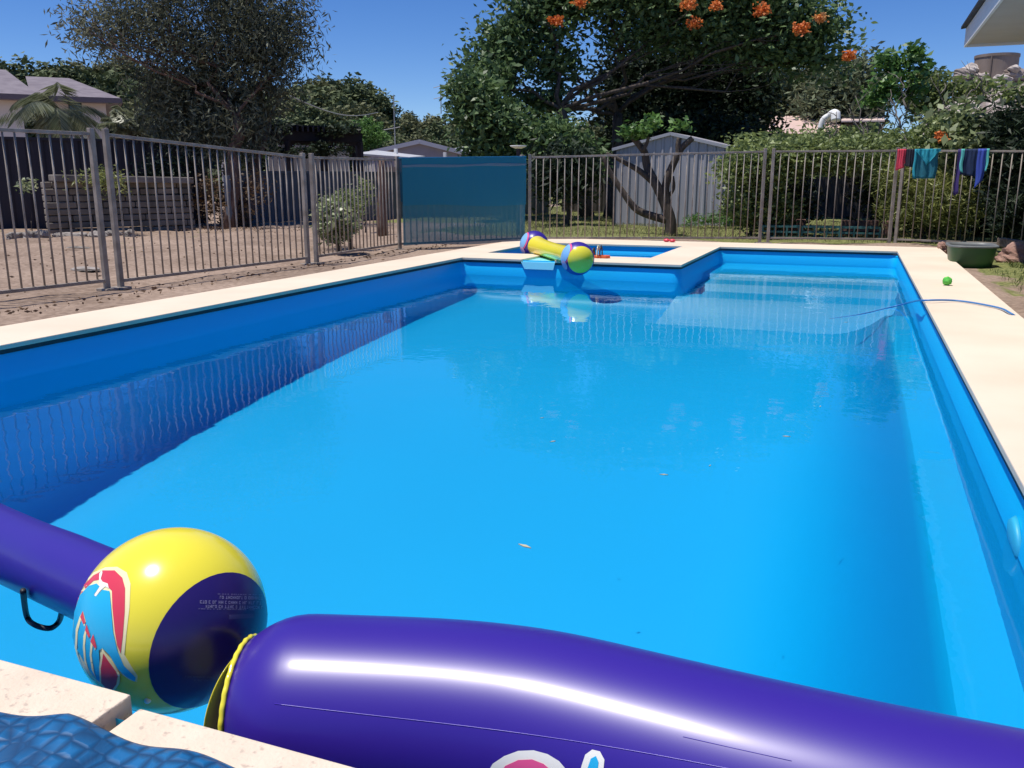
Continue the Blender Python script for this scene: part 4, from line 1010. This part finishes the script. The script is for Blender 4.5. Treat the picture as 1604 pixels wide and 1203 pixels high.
# litter and stones in front of it
for i in range(9):
    px = 15+i*22+random.uniform(-8, 8); c = P(px, 300, 15.4+random.uniform(-.4, .6))
    rock('rock', 'one of the small stones lined up on the dirt in front of the stone wall', (c.x, c.y, -.03), (random.uniform(.08,.16), random.uniform(.08,.14), random.uniform(.05,.09)), grey_rock, 20+i, group='small stones before the stone wall')
bluef = noisy('blue_grey_steel', (.085,.10,.125), (.12,.135,.165), .5, scale=1)
fa = P(352, 300, 19.6); fb_ = P(860, 300, 24.0)
t = thing('steel_fence', 'blue grey corrugated steel fence across the back of the yard', 'fence', ((fa.x+fb_.x)/2, (fa.y+fb_.y)/2, -.08))
corrugate((fa.x, fa.y), (fb_.x, fb_.y), -.08, .98, bluef, 'sheeting', t, .19, .03)
MB().bar((fa.x,fa.y,1.0),(fb_.x,fb_.y,1.0), .05,.05).build('top_rail', bluef, t); MB().bar((fa.x,fa.y-.03,-.04),(fb_.x,fb_.y-.03,-.04), .04,.05).build('bottom_rail', bluef, t)
for i in range(1, 4):
    q_ = fa.lerp(fb_, i/4); MB().bar((q_.x, q_.y-.05, -.08), (q_.x, q_.y-.05, 1.04), .06, .04).build('post', bluef, t)
fa = P(880, 300, 26); fb_ = P(1800, 300, 23)
t = thing('boundary_fence', 'dark timber boundary fence behind the shed and the hedge', 'fence', ((fa.x+fb_.x)/2, (fa.y+fb_.y)/2, -.08))
corrugate((fa.x, fa.y), (fb_.x, fb_.y), -.08, 1.5, noisy('dark_timber', (.03,.025,.022), (.06,.05,.045), .9, scale=3), 'boards', t, .15, .02); MB().bar((fa.x,fa.y,1.52),(fb_.x,fb_.y,1.52), .05,.05).build('capping_rail', dk, t)
q_ = P(357, 300, 17.6); tag(MB().bar((q_.x,q_.y,-.08),(q_.x,q_.y,P(357,275,17.6).z), .09, .09).build('steel_post', noisy('post_blue_grey', (.13,.15,.18), (.19,.21,.24), .5), None, bevel=.006), 'square blue grey steel post beside the gum trunks', 'post')
q_ = P(597, 300, 15.0); tag(MB().tube(limb_path((q_.x,q_.y,-.08), (q_.x+.05,q_.y,1.18), .03, 8), [.10,.095,.09,.09,.085,.085,.08,.075,.06], 10).build('timber_post', bark_red, None, True), 'rough dark timber post just left of the blue cloth', 'post')
bush('shrub', 'thin twiggy shrub between the corrugated fence and the timber post', [lobe(570, 300, 15.6, 18, 26, 14)], lf_hedge, .06, .03, 26, .08, rr=.012)
bush('shrub', 'rusty leaved sapling in front of the corrugated fence', [lobe(400, 300, 17.0, 22, 26, 14), lobe(330, 300, 16.2, 14, 30, 10)], leaf_mat('rusty_leaves_b', (.05,.03,.015), (.17,.10,.045), .6, .3), .07, .03, 22, .10, rr=.012)

# two-part cream house, upper left
def gable_block(name, parent, c0, c1, dep, z0, ze, zr, ridge_at=.5, over=.45, wall=cream_w, roof=mauve_roof):
    """wall box between ground points c0, c1 (front face), with a pitched roof whose ridge runs front to back"""
    a = Vector((c0[0], c0[1])); b = Vector((c1[0], c1[1])); u = (b-a).normalized(); n_ = Vector((-u.y, u.x)); n_ = n_ if n_.dot(Vector((0,1))) > 0 else -n_
    W = (b-a).length
    front = [a, a+u*W*ridge_at, b]; zz = [ze[0], zr, ze[1]]
    pts = [(a.x,a.y,z0),(b.x,b.y,z0),(b.x,b.y,ze[1]),((a+u*W*ridge_at).x,(a+u*W*ridge_at).y,zr),(a.x,a.y,ze[0])]
    w_ = MB().prism(pts, (n_.x*dep, n_.y*dep, 0)).build('wall', wall, parent)
    for (k0, zA, k1, zB) in ((0, ze[0], ridge_at, zr), (ridge_at, zr, 1, ze[1])):
        sl_ = (zB-zA)/((k1-k0)*W) if k1 > k0 else 0
        s0 = k0*W - (over if k0 == 0 else 0); s1 = k1*W + (over if k1 == 1 else 0)
        zA2 = zA - (over*sl_ if k0 == 0 else 0) + .03; zB2 = zB + (over*sl_ if k1 == 1 else 0) + .03
        p0 = a+u*s0-n_*over; p1 = a+u*s1-n_*over; q1 = p1+n_*(dep+2*over); q0 = p0+n_*(dep+2*over)
        MB().prism([(p0.x,p0.y,zA2),(p1.x,p1.y,zB2),(q1.x,q1.y,zB2),(q0.x,q0.y,zA2)], (0,0,.10)).build('roof', roof, parent)
        MB().bar((p0.x-n_.x*.012,p0.y-n_.y*.012,zA2+.02),(p1.x-n_.x*.012,p1.y-n_.y*.012,zB2+.02), .024,.16).build('fascia', M['fascia_' + ('w' if roof is not mauve_roof else 'd')], parent)
    return a, b, u, n_
M['fascia_d'] = mat('mauve_fascia', (.15,.12,.13), .6); M['fascia_w'] = mat('white_fascia', (.72,.71,.70), .6)
def hip_block(parent, x0, x1, ye0, ye1, xr0, xr1, yr, D, dep, over=.5):
    """hip-roofed block: eave line between pixel columns x0, x1; ridge between xr0, xr1"""
    a = P(x0, ye0, D); b = P(x1, ye1, D); ze = (a.z+b.z)/2; a.z = b.z = ze
    u = (b-a).normalized(); n_ = Vector((-u.y, u.x, 0)); n_ = n_ if n_.dot(a) > 0 else -n_
    r0 = P(xr0, yr, D+dep*.5); r1 = P(xr1, yr, D+dep*.5); zr = (r0.z+r1.z)/2; r0.z = r1.z = zr
    m0 = (a+b)/2 + n_*dep/2
    r0 = m0 + u*(r0-m0).dot(u); r0.z = zr; r1 = m0 + u*(r1-m0).dot(u); r1.z = zr
    c = b+n_*dep; d = a+n_*dep; th = Vector((0,0,-.16))
    MB().add([a,b,c,d,r0,r1,a+th,b+th,c+th,d+th], [(0,1,5,4),(1,2,5),(2,3,4,5),(3,0,4),(0,6,7,1),(1,7,8,2),(2,8,9,3),(3,9,6,0),(9,8,7,6)]).build('roof', mauve_roof, parent)
    g = [a, b, c, d]; mb = MB()
    for i in range(4): mb.bar(g[i]+th*.5, g[(i+1) % 4]+th*.5, .05, .17)
    mb.build('gutter', M['fascia_d'], parent)
    cor = [a+u*over+n_*over, b-u*over+n_*over, c-u*over-n_*over, d+u*over-n_*over]
    MB().prism([(q_.x, q_.y, -.1) for q_ in cor], (0,0,ze-.15+.1)).build('wall', cream_w, parent)
    return a, b, u, n_
D = 34
hs_ = thing('house', 'cream house with mauve steel hip roofs and a small dark window behind the palm', 'house', tuple(gp(100, 36)))
a, b_, u, n_ = hip_block(hs_, 48, 190, 149, 154, 40, 108, 121, D, 7)
wa_ = P(106, 156, D+.5); wb_ = P(127, 156, D+.5); wz0 = P(106, 177, D).z; wz1 = P(106, 157, D).z; zc_ = (wz0+wz1)/2
w0 = a + u*((wa_-a).dot(u)) + n_*.5; w1 = a + u*((wb_-a).dot(u)) + n_*.5; w0.z = w1.z = zc_
wn = MB().bar(w0, w1, .08, wz1-wz0+.1).build('window', dark_trim, hs_)
MB().bar(w0-n_*.05+u*.04, w1-n_*.05-u*.04, .02, wz1-wz0).build('pane', glass, wn)
hip_block(hs_, -220, 61, 143, 143, -150, 8, 105, D-1.5, 9)
# white-edged low roof just over the dark fence
fa = P(-60, 226, 24); fb_ = P(190, 226, 24.5)
t = thing('carport', 'low flat carport with a bright white roof edge showing above the dark fence', 'carport', ((fa.x+fb_.x)/2, (fa.y+fb_.y)/2, -.1))
MB().prism([(fa.x,fa.y,fa.z-.05),(fb_.x,fb_.y,fb_.z-.05),(fb_.x,fb_.y+4,fb_.z+.02),(fa.x,fa.y+4,fa.z+.02)], (0,0,.11)).build('roof', white_p, t)
for q_ in (fa, fb_): 
    for dy in (.1, 3.8): MB().bar((q_.x, q_.y+dy, -.1), (q_.x, q_.y+dy, q_.z-.05), .1, .1).build('post', white_p, t)

# dark pergola with vines
D = 24.5
t = thing('pergola', 'dark timber pergola roofed with dense shade between the gum tree and the white roofs', 'pergola', tuple(gp(478, D+1)))
pd = noisy('dark_pergola', (.012,.012,.018), (.03,.028,.04), .9, scale=3)
fa = P(388, 240, D); fb_ = P(568, 240, D+.6); zt_ = P(400, 205, D).z
vd = (fa.lerp(fb_, .5)); vd.z = 0; vd.normalize()
def pg(k, dy, z): q_ = fa.lerp(fb_, k) + vd*dy; return (q_.x, q_.y, z)
mb = MB()
for k in range(5): mb.bar(pg(0, k*.75, zt_-.1), pg(1, k*.75, zt_-.12), .07, .24)
mb.build('beams', pd, t)
mb = MB()
for k in range(22): mb.bar(pg((k+.5)/22, -.3, zt_+.07), pg((k+.5)/22, 3.3, zt_+.05), .05, .14)
mb.build('rafters', pd, t)
for k in (0.02, .34, .66, .98):
    for dy in (0, 3): MB().bar(pg(k, dy, -.1), pg(k, dy, zt_-.22), .12, .12).build('post', pd, t)
MB().prism([pg(0,-.1,zt_+.15),pg(1,-.1,zt_+.13),pg(1,3.2,zt_+.13),pg(0,3.2,zt_+.15)], (0,0,.03)).build('shade_roof', pd, t)
foliage('vine', [lobe(430, 200, D+.3, 30, 3, 14), lobe(520, 203, D+.3, 40, 3, 14)], lf_dark, t, .14, .06, 40, .12)
wl = thing('pale_wall', 'strip of bright white wall glimpsed under the dark pergola roof', 'wall', pg(.5, 4.2, -.1))
MB().bar(pg(.12, 3.7, .7), pg(.93, 3.7, .7), .06, 2*(P(478, 224, D+4).z-.7)).build('panel', white_p, wl)
foliage('vine', [lobe(478, 236, D, 82, 3, 26), lobe(420, 228, D, 12, 8, 12), lobe(505, 230, D, 10, 6, 8)], lf_dark, t, .14, .05, 40, .10)

# low white and lilac houses behind the blue cloth
D = 36
lil = noisy('lilac_wall', (.30,.28,.31), (.36,.34,.37), .85, scale=2); wroof = noisy('pale_roof_steel', (.50,.49,.47), (.60,.59,.57), .4, scale=2)
c0 = P(585, 240, D); c1 = P(742, 240, D+.5)
t = thing('house', 'low lilac grey house with a shallow white gable above the blue cloth', 'house', ((c0.x+c1.x)/2, (c0.y+c1.y)/2, -.1))
gable_block('low', t, (c0.x,c0.y), (c1.x,c1.y), 8, -.1, (P(585,240,D).z, P(742,246,D+.5).z), P(655,224,D+.2).z, .45, .12, lil, wroof)
c0 = P(556, 250, D-6); c1 = P(640, 250, D-6)
t = thing('lean_to', 'bright white skillion roof sloping down toward the blue cloth', 'lean-to', ((c0.x+c1.x)/2, (c0.y+c1.y)/2, -.1))
za_, zb_ = P(556, 238, D-6).z, P(640, 249, D-6).z
MB().prism([(c0.x,c0.y,za_-.1),(c1.x,c1.y,zb_),(c1.x-.9,c1.y+3,zb_+.12),(c0.x-.9,c0.y+3,za_+.10)], (0,0,.06)).build('roof', wroof, t)
for q_, z_ in ((c0, za_-.1), (c1, zb_)): MB().bar((q_.x,q_.y+.1,-.1),(q_.x,q_.y+.1,z_+.01), .1,.1).build('post', white_p, t); MB().bar((q_.x,q_.y+2.8,-.1),(q_.x,q_.y+2.8,z_+.3), .1,.1).build('post', white_p, t)
MB().bar((c0.x, c0.y+1.5, .6), (c1.x, c1.y+1.5, .6), .05, 1.4).build('wall', lil, t)
q0 = P(712, 236, 40); q1 = P(742, 238, 40)
t = thing('roof_corner', 'small bright white roof corner between the lilac gable and the leafy tree', 'roof', (q0.x, q0.y, -.1)); t.name = 'garage'
MB().prism([(q0.x,q0.y,q0.z+.05),(q1.x+.3,q1.y,q1.z-.3),(q1.x+.3,q1.y+3,q1.z+.2),(q0.x,q0.y+3,q0.z+.3)], (0,0,.08)).build('roof', white_p, t)
MB().box(q0.x+.1, q0.y+.2, -.1, q1.x+.2, q1.y+2.8, q1.z-.28).build('wall', lil, t)

# pink roofed house on the right
D = 31
pinkr = noisy('pink_roof_steel', (.62,.44,.38), (.70,.51,.44), .5, scale=1)
q0 = P(1168, 212, D); q1 = P(1312, 210, D+.4); q2 = P(1312, 183, D+3.4); q3 = P(1170, 183, D+3.0)
t = thing('house', 'house with a low pink roof and pale vent pipe beyond the hedge', 'house', ((q0.x+q1.x)/2, (q0.y+q1.y)/2+2, -.1))
q0.z = P(1168, 212, D).z; q1.z = P(1312, 212, D).z; zr_ = P(1240, 184, D+3).z
MB().prism([q0, q1, (q1.x+.1, q1.y+3, zr_), (q0.x+.1, q0.y+3, zr_)], (0,0,.06)).build('roof', pinkr, t)
MB().prism([(q0.x+.1, q0.y+3, zr_), (q1.x+.1, q1.y+3, zr_), (q1.x, q1.y+6.5, q1.z), (q0.x, q0.y+6.5, q0.z)], (0,0,.06)).build('roof', pinkr, t)
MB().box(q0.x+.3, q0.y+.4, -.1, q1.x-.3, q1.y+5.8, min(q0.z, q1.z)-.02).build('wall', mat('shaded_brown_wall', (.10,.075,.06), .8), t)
MB().bar((q0.x,q0.y-.06,q0.z),(q1.x,q1.y-.06,q1.z), .08,.12).build('gutter', dark_trim, t)
v_ = P(1199, 200, D+.6); MB().tube([(v_.x, v_.y+.9, v_.z-.2), (v_.x, v_.y+.9, P(1199,176,D+1).z)], .13, 14).build('vent_pipe', mat('vent_tan', (.45,.36,.28), .6), t, True)
MB().ellipsoid((v_.x, v_.y+.9, P(1199,175,D+1).z), (.17,.17,.10), 16, 8).build('vent_cap', mat('vent_tan_b', (.5,.40,.32), .6), t, True)
q4 = P(1312, 190, D+.6); q5 = P(1386, 190, D+1)
t2 = thing('house', 'narrow pink roof strip with dark shaded wall, right of the white cowl', 'house', ((q4.x+q5.x)/2, q4.y+2, -.1))
z4 = P(1350, 190, D+.8).z; z5 = P(1350, 180, D+2.8).z
MB().prism([(q4.x+.1,q4.y+.4,z4),(q5.x,q5.y+.3,z4),(q5.x,q5.y+2.6,z5),(q4.x+.1,q4.y+2.6,z5)], (0,0,.05)).build('roof', mat('light_pink_roof', (.72,.56,.50), .5), t2)
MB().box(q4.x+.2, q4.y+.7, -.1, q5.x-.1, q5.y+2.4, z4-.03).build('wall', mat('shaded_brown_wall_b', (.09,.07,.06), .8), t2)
v_ = P(1295, 196, D-1); cw = thing('roof_cowl', 'white bent ventilation cowl standing on the pink roof', 'cowl', (v_.x, v_.y+1.2, v_.z))
zb_ = P(1293, 205, D).z; zt2 = P(1295, 171, D).z
MB().tube(smooth_path([(v_.x-.25, v_.y+1.4, zb_-.05), (v_.x-.18, v_.y+1.4, zb_+.35), (v_.x+.0, v_.y+1.4, zt2-.18), (v_.x+.18, v_.y+1.3, zt2-.10), (v_.x+.22, v_.y+1.2, zt2-.35)], 6), [.10]*13+[.12]*6+[.15]*6, 14).build('pipe', white_p, cw, True)

# rocky slope with a concrete water tank
D = 30
rk = noisy('rubble_rock', (.20,.16,.14), (.46,.40,.37), .95, scale=1.6, bump=1.0, bscale=5, c3=(.16,.12,.10), s3=4)
prof = [(1430, 205), (1470, 170), (1500, 138), (1530, 120), (1560, 118), (1604, 116), (1700, 105), (1850, 100)]
vs = []; fs = []; nr_ = 9
for i, (px, py) in enumerate([(prof[0][0]+(prof[-1][0]-prof[0][0])*k/42, None) for k in range(43)]):
    for (x0, y0), (x1, y1) in zip(prof[:-1], prof[1:]):
        if x0 <= px <= x1: py = y0+(y1-y0)*(px-x0)/(x1-x0)
    t_ = P(px, py, D+6); f_ = P(px, 284, D-4)
    for j in range(nr_+1):
        k = j/nr_; p = Vector((f_.x, f_.y, -.2)).lerp(Vector((t_.x, t_.y, t_.z)), k)
        p.z = -.2+(t_.z+.2)*k**.8 + random.uniform(-.15, .15)*(k > .05); p.x += random.uniform(-.12,.12); p.y += random.uniform(-.2,.2)
        vs.append(tuple(p))
    bb_ = P(px, py, D+16); vs.append((bb_.x, bb_.y, t_.z-.6))
n = nr_+2
for i in range(42):
    for j in range(n-1): fs.append((i*n+j, (i+1)*n+j, (i+1)*n+j+1, i*n+j+1))
o = put(vs, fs, 'rocky_terrain', rk, None, False); struct(o)
for i, (px, py, r_) in enumerate([(1508,118,.28),(1520,112,.35),(1538,122,.3),(1552,124,.22),(1580,116,.26),(1588,108,.2),(1500,135,.3),(1545,150,.35),(1596,120,.35),(1515,140,.25),(1530,132,.28),(1570,128,.3)]):
    c = P(px, py, D+5.0+random.uniform(-.5,.3)); lb_ = ['tan boulder','pale boulder','craggy boulder'][i % 3]
    rock('boulder', 'one of the pale rough boulders on the rocky slope below the water tank', tuple(c), (r_*1.0, r_*.9, r_*.65), noisy('pale_rubble', (.38,.33,.30), (.62,.56,.52), .95, scale=3, bump=.8) if i % 2 else rk, 50+i, 'boulder', 'boulders on the rocky slope')
tp_ = P(1560, 104, D+5.5); rt = 26/F*(D+5.5)*1.0; z1_ = P(1560, 90, D+5.5).z; z0_ = P(1560, 122, D+5.5).z
t = thing('water_tank', 'round brown concrete water tank on top of the rocky slope', 'tank', (tp_.x, tp_.y, z0_-.2))
tkm = noisy('brown_concrete', (.22,.17,.14), (.32,.25,.21), .9, scale=1.5, stretch=(1,1,.25))
MB().tube([(tp_.x,tp_.y,z0_-.3),(tp_.x,tp_.y,z1_)], rt, 48).build('wall', tkm, t); MB().tube([(tp_.x,tp_.y,z1_-.02),(tp_.x,tp_.y,z1_+.07)], rt*1.03, 48).build('lid', tkm, t)
MB().bar((tp_.x-rt*.35,tp_.y-rt*.96,z0_-.2),(tp_.x-rt*.35,tp_.y-rt*.96,z1_), .05,.04).build('downpipe', tkm, t)

# eave of the near building, top right
t = thing('eave', 'pale soffit and white fascia of the near roof corner at the top right', 'roof', (2.4, 9, 2.4))
sof = noisy('soffit', (.50,.46,.41), (.54,.50,.45), .9, scale=3)
ex0, ey1 = 1.03, 12.30
MB().box(ex0+.03, 3.0, 2.40, 7.0, ey1-.03, 2.42).build('soffit_lining', sof, t)
MB().box(ex0, 3.0, 2.37, ex0+.026, ey1, 2.58).build('fascia', white_p, t); MB().box(ex0+.03, ey1-.026, 2.37, 7.0, ey1, 2.58).build('fascia', white_p, t)
MB().prism([(ex0-.05, 3.0, 2.585),(7.0,3.0,3.4),(7.0,ey1+.05,3.4),(ex0-.05,ey1+.05,2.585)], (0,0,.03)).build('roof', dark_trim, t)
MB().box(4.5, 3.0, -.1, 4.7, ey1-.6, 2.398).build('wall', cream_w, t)

# raised timber and brick beds behind the right fence
brk = noisy('bed_brick', (.17,.09,.07), (.27,.15,.12), .9, scale=8, bump=.4)
for k, (x0, x1, lab) in enumerate([(1205, 1262, 'left low brick garden bed edge under the hedge'), (1318, 1395, 'right low brick garden bed edge under the vine')]):
    a_ = P(x0, 350, 15.4); b_ = P(x1, 350, 15.4); tag(MB().bar((a_.x,a_.y,.06),(b_.x,b_.y,.06), .22,.26).build('garden_edging', brk, None, bevel=.01), lab, 'edging')
a_ = P(1222, 350, 14.9); t = thing('concrete_urn', 'small weathered concrete pot with a loop handle standing on the left brick edging', 'pot', (a_.x, a_.y, .1))
MB().tube([(a_.x,a_.y,.10),(a_.x,a_.y,.20),(a_.x,a_.y,.26),(a_.x,a_.y,.28)], [.13,.16,.17,.15], 16).build('bowl', grey_rock, t, True)
MB().tube([Vector((a_.x+.12*math.cos(x_), a_.y, .27+.13*math.sin(x_))) for x_ in [math.pi*i/10 for i in range(11)]], .018, 8).build('loop_handle', grey_rock, t, True)
tealc = mat('teal_crate_plastic', (.04,.14,.15), .6)
for k in range(3):
    a_ = P(1225+k*62, 350, 14.4); t = thing('crate', ['teal plastic crate at the left end of the row behind the right fence', 'middle teal plastic crate of the row behind the right fence', 'teal plastic crate at the right end of the row behind the fence'][k], 'crate', (a_.x, a_.y, -.07), 'teal crates in a row')
    mb = MB()
    for z_ in (-.05, .03, .11): mb.box(a_.x-.27, a_.y-.15, z_, a_.x+.27, a_.y+.15, z_+.028)
    for sx_ in (-.27, -.09, .09, .27): mb.box(a_.x+sx_-.012, a_.y-.156, -.06, a_.x+sx_+.012, a_.y-.148, .14)
    mb.build('slatted_body', tealc, t)
# lawn ornament on a post, lamp posts, aerials, cable
q_ = P(812, 240, 15); t = thing('bird_bath', 'small white dish on a post above the right end of the blue cloth', 'bird bath', (q_.x, q_.y, -.08)); zt2 = P(812, 228, 15).z
MB().tube([(q_.x,q_.y,-.08),(q_.x,q_.y,zt2-.03)], .035, 10).build('post', dk, t); MB().tube([(q_.x,q_.y,zt2-.05),(q_.x,q_.y,zt2-.02),(q_.x,q_.y,zt2)], [.05,.13,.14], 20).build('dish', white_p, t, True)
q_ = P(392, 240, 23); z_ = P(390, 153, 23).z; t = thing('lamp_post', 'slim white lamp post rising beside the gum tree', 'lamp post', (q_.x, q_.y, -.08))
MB().tube([(q_.x,q_.y,-.08),(q_.x-.08,q_.y,z_)], .025, 8).build('pole', white_p, t, True); MB().ellipsoid((q_.x-.1,q_.y,z_+.03), (.10,.07,.05), 14, 8).build('lamp_head', white_p, t, True)
def aerial(px, py0, py1, D, bars, lab, w_=.5):
    q_ = P(px, py0, D); zt_ = P(px, py1, D).z; t = thing('aerial', lab, 'aerial', (q_.x, q_.y, q_.z))
    gm = mat('aerial_metal', (.28,.28,.28), .4); MB().tube([(q_.x,q_.y,q_.z),(q_.x,q_.y,zt_)], .022, 6).build('mast', gm, t)
    mb = MB()
    for f_ in bars: z_ = q_.z+(zt_-q_.z)*f_; mb.tube([(q_.x-w_,q_.y,z_-.05),(q_.x+w_*.5,q_.y,z_+.05)], .015, 5)
    if mb.v: mb.build('crossbar', gm, t)
aerial(619, 232, 150, 37, [.38], 'tall thin aerial mast above the lilac gable roof')
aerial(691, 178, 132, 40, [.93, .55], 'thin forked aerial against the sky left of the flowering tree', .35)
a_ = P(454, 150, 34); b_ = P(592, 176, 50); pts = [a_.lerp(b_, i/12)+Vector((0,0,-.8*math.sin(math.pi*i/12)*.5)) for i in range(13)]
tag(MB().tube(pts, .022, 5).build('overhead_cable', mat('cable_grey', (.30,.28,.26), .6), None), 'thin overhead cable crossing in front of the wooded hill', 'cable')

# floating specks on the water
sp = mat('leaf_speck', (.50,.46,.30), .6)
for x, y, l_, an, lab in [(866, 692, .028, .9, 'curled dry leaf floating mid pool'), (1232, 684, .03, .1, 'dark and pale dry leaf floating toward the right of the pool'), (1112, 730, .016, 1.2, 'tiny pale speck floating right of mid pool'), (822, 856, .045, -.3, 'thin pale straw floating in the lower middle of the pool'), (1040, 744, .03, .2, 'faint blade of grass floating in the centre of the water'), (1285, 637, .02, 1.4, 'tiny dark speck floating far right of the pool'), (849, 655, .016, .4, 'tiny speck floating just above the curled leaf'), (1325, 505, .03, .3, 'small pale petal floating near the steps')]:
    c = at(x, y, -.183); m_ = MB(); d_ = Vector((math.cos(an), math.sin(an), 0)); s_ = Vector((-d_.y, d_.x, 0))
    m_.prism([c-d_*l_/2, c+s_*l_*.16, c+d_*l_/2, c-s_*l_*.12], (0,0,.0025)); tag(m_.build('floating_leaf', sp, None), lab, 'leaf', 'debris floating on the water')
# loose grey debris sheet and sticks on the dirt behind the left fence
for (x, y, w_, lab) in [(135, 421, .20, 'flat pale piece of board lying on the dirt behind the left fence'), (125, 387, .16, 'broken clod of dark earth on the dirt behind the left fence')]:
    c = at(x, y, -.045); rock('debris', lab, (c.x, c.y, -.05), (w_, w_*.4, .018), grey_rock, 77+x, 'debris')
# grass: dry blades on the lawn patches
def blades(name, lab, regs, m, ln=.07):
    C_ = []
    for (x0, x1, y0, y1, n_) in regs:
        c = np.stack([rng.uniform(x0, x1, n_), rng.uniform(y0, y1, n_), np.full(n_, -.055+ln*.4)], 1); C_.append(c)
    c = np.concatenate(C_); n_ = len(c); d = rng.normal(size=(n_, 3))*.45; d[:, 2] = 1; o = quad_mesh(name, c, d, rng.normal(size=(n_, 3)), ln*(.6+.8*rng.random(n_)), .008, m)
    o['kind'] = 'stuff'; o['label'] = lab; o['category'] = 'grass'; return o
blades('grass', 'patchy green grass beside the coping on the right', [(1.5, 3.2, 9.3, 11.6, 5200), (1.25, 3.0, 7.6, 9.6, 900), (1.05, 1.6, 10.8, 12.4, 900)], leaf_mat('grass_blades', (0.060, 0.090, 0.020), (0.200, 0.240, 0.070), .6, .3), .05)
blades('lawn', 'dry lawn beyond the far pool fence', [(-7, 2.5, 13.4, 20, 14000), (-10, -2, 18, 28, 9000)], leaf_mat('dry_grass', (0.120, 0.130, 0.040), (0.320, 0.310, 0.140), .6, .3), .07)

# dry leaf litter over the dirt yard on the left
n_ = 600; c = np.stack([rng.uniform(-14, -4.7, n_), rng.uniform(3, 16, n_), np.full(n_, -.040)], 1)
kx = np.concatenate([np.stack([rng.normal(-5.2, .10, 260), rng.uniform(3.2, 11.5, 260), np.full(260, -.042)], 1), np.stack([rng.normal(-11.0, 1.0, 900), rng.normal(13.6, .7, 900), np.full(900, -.035)], 1)])
c = np.concatenate([c, kx]); n_ = len(c); d = rng.normal(size=(n_, 3)); d[:, 2] *= .12; sd_ = rng.normal(size=(n_, 3)); sd_[:, 2] *= .2
o = quad_mesh('leaf_litter', c, d, sd_, .035*(.5+rng.random(n_)), .018, lf_litter); o['kind'] = 'stuff'; o['label'] = 'dry brown leaf litter scattered over the dirt yard'
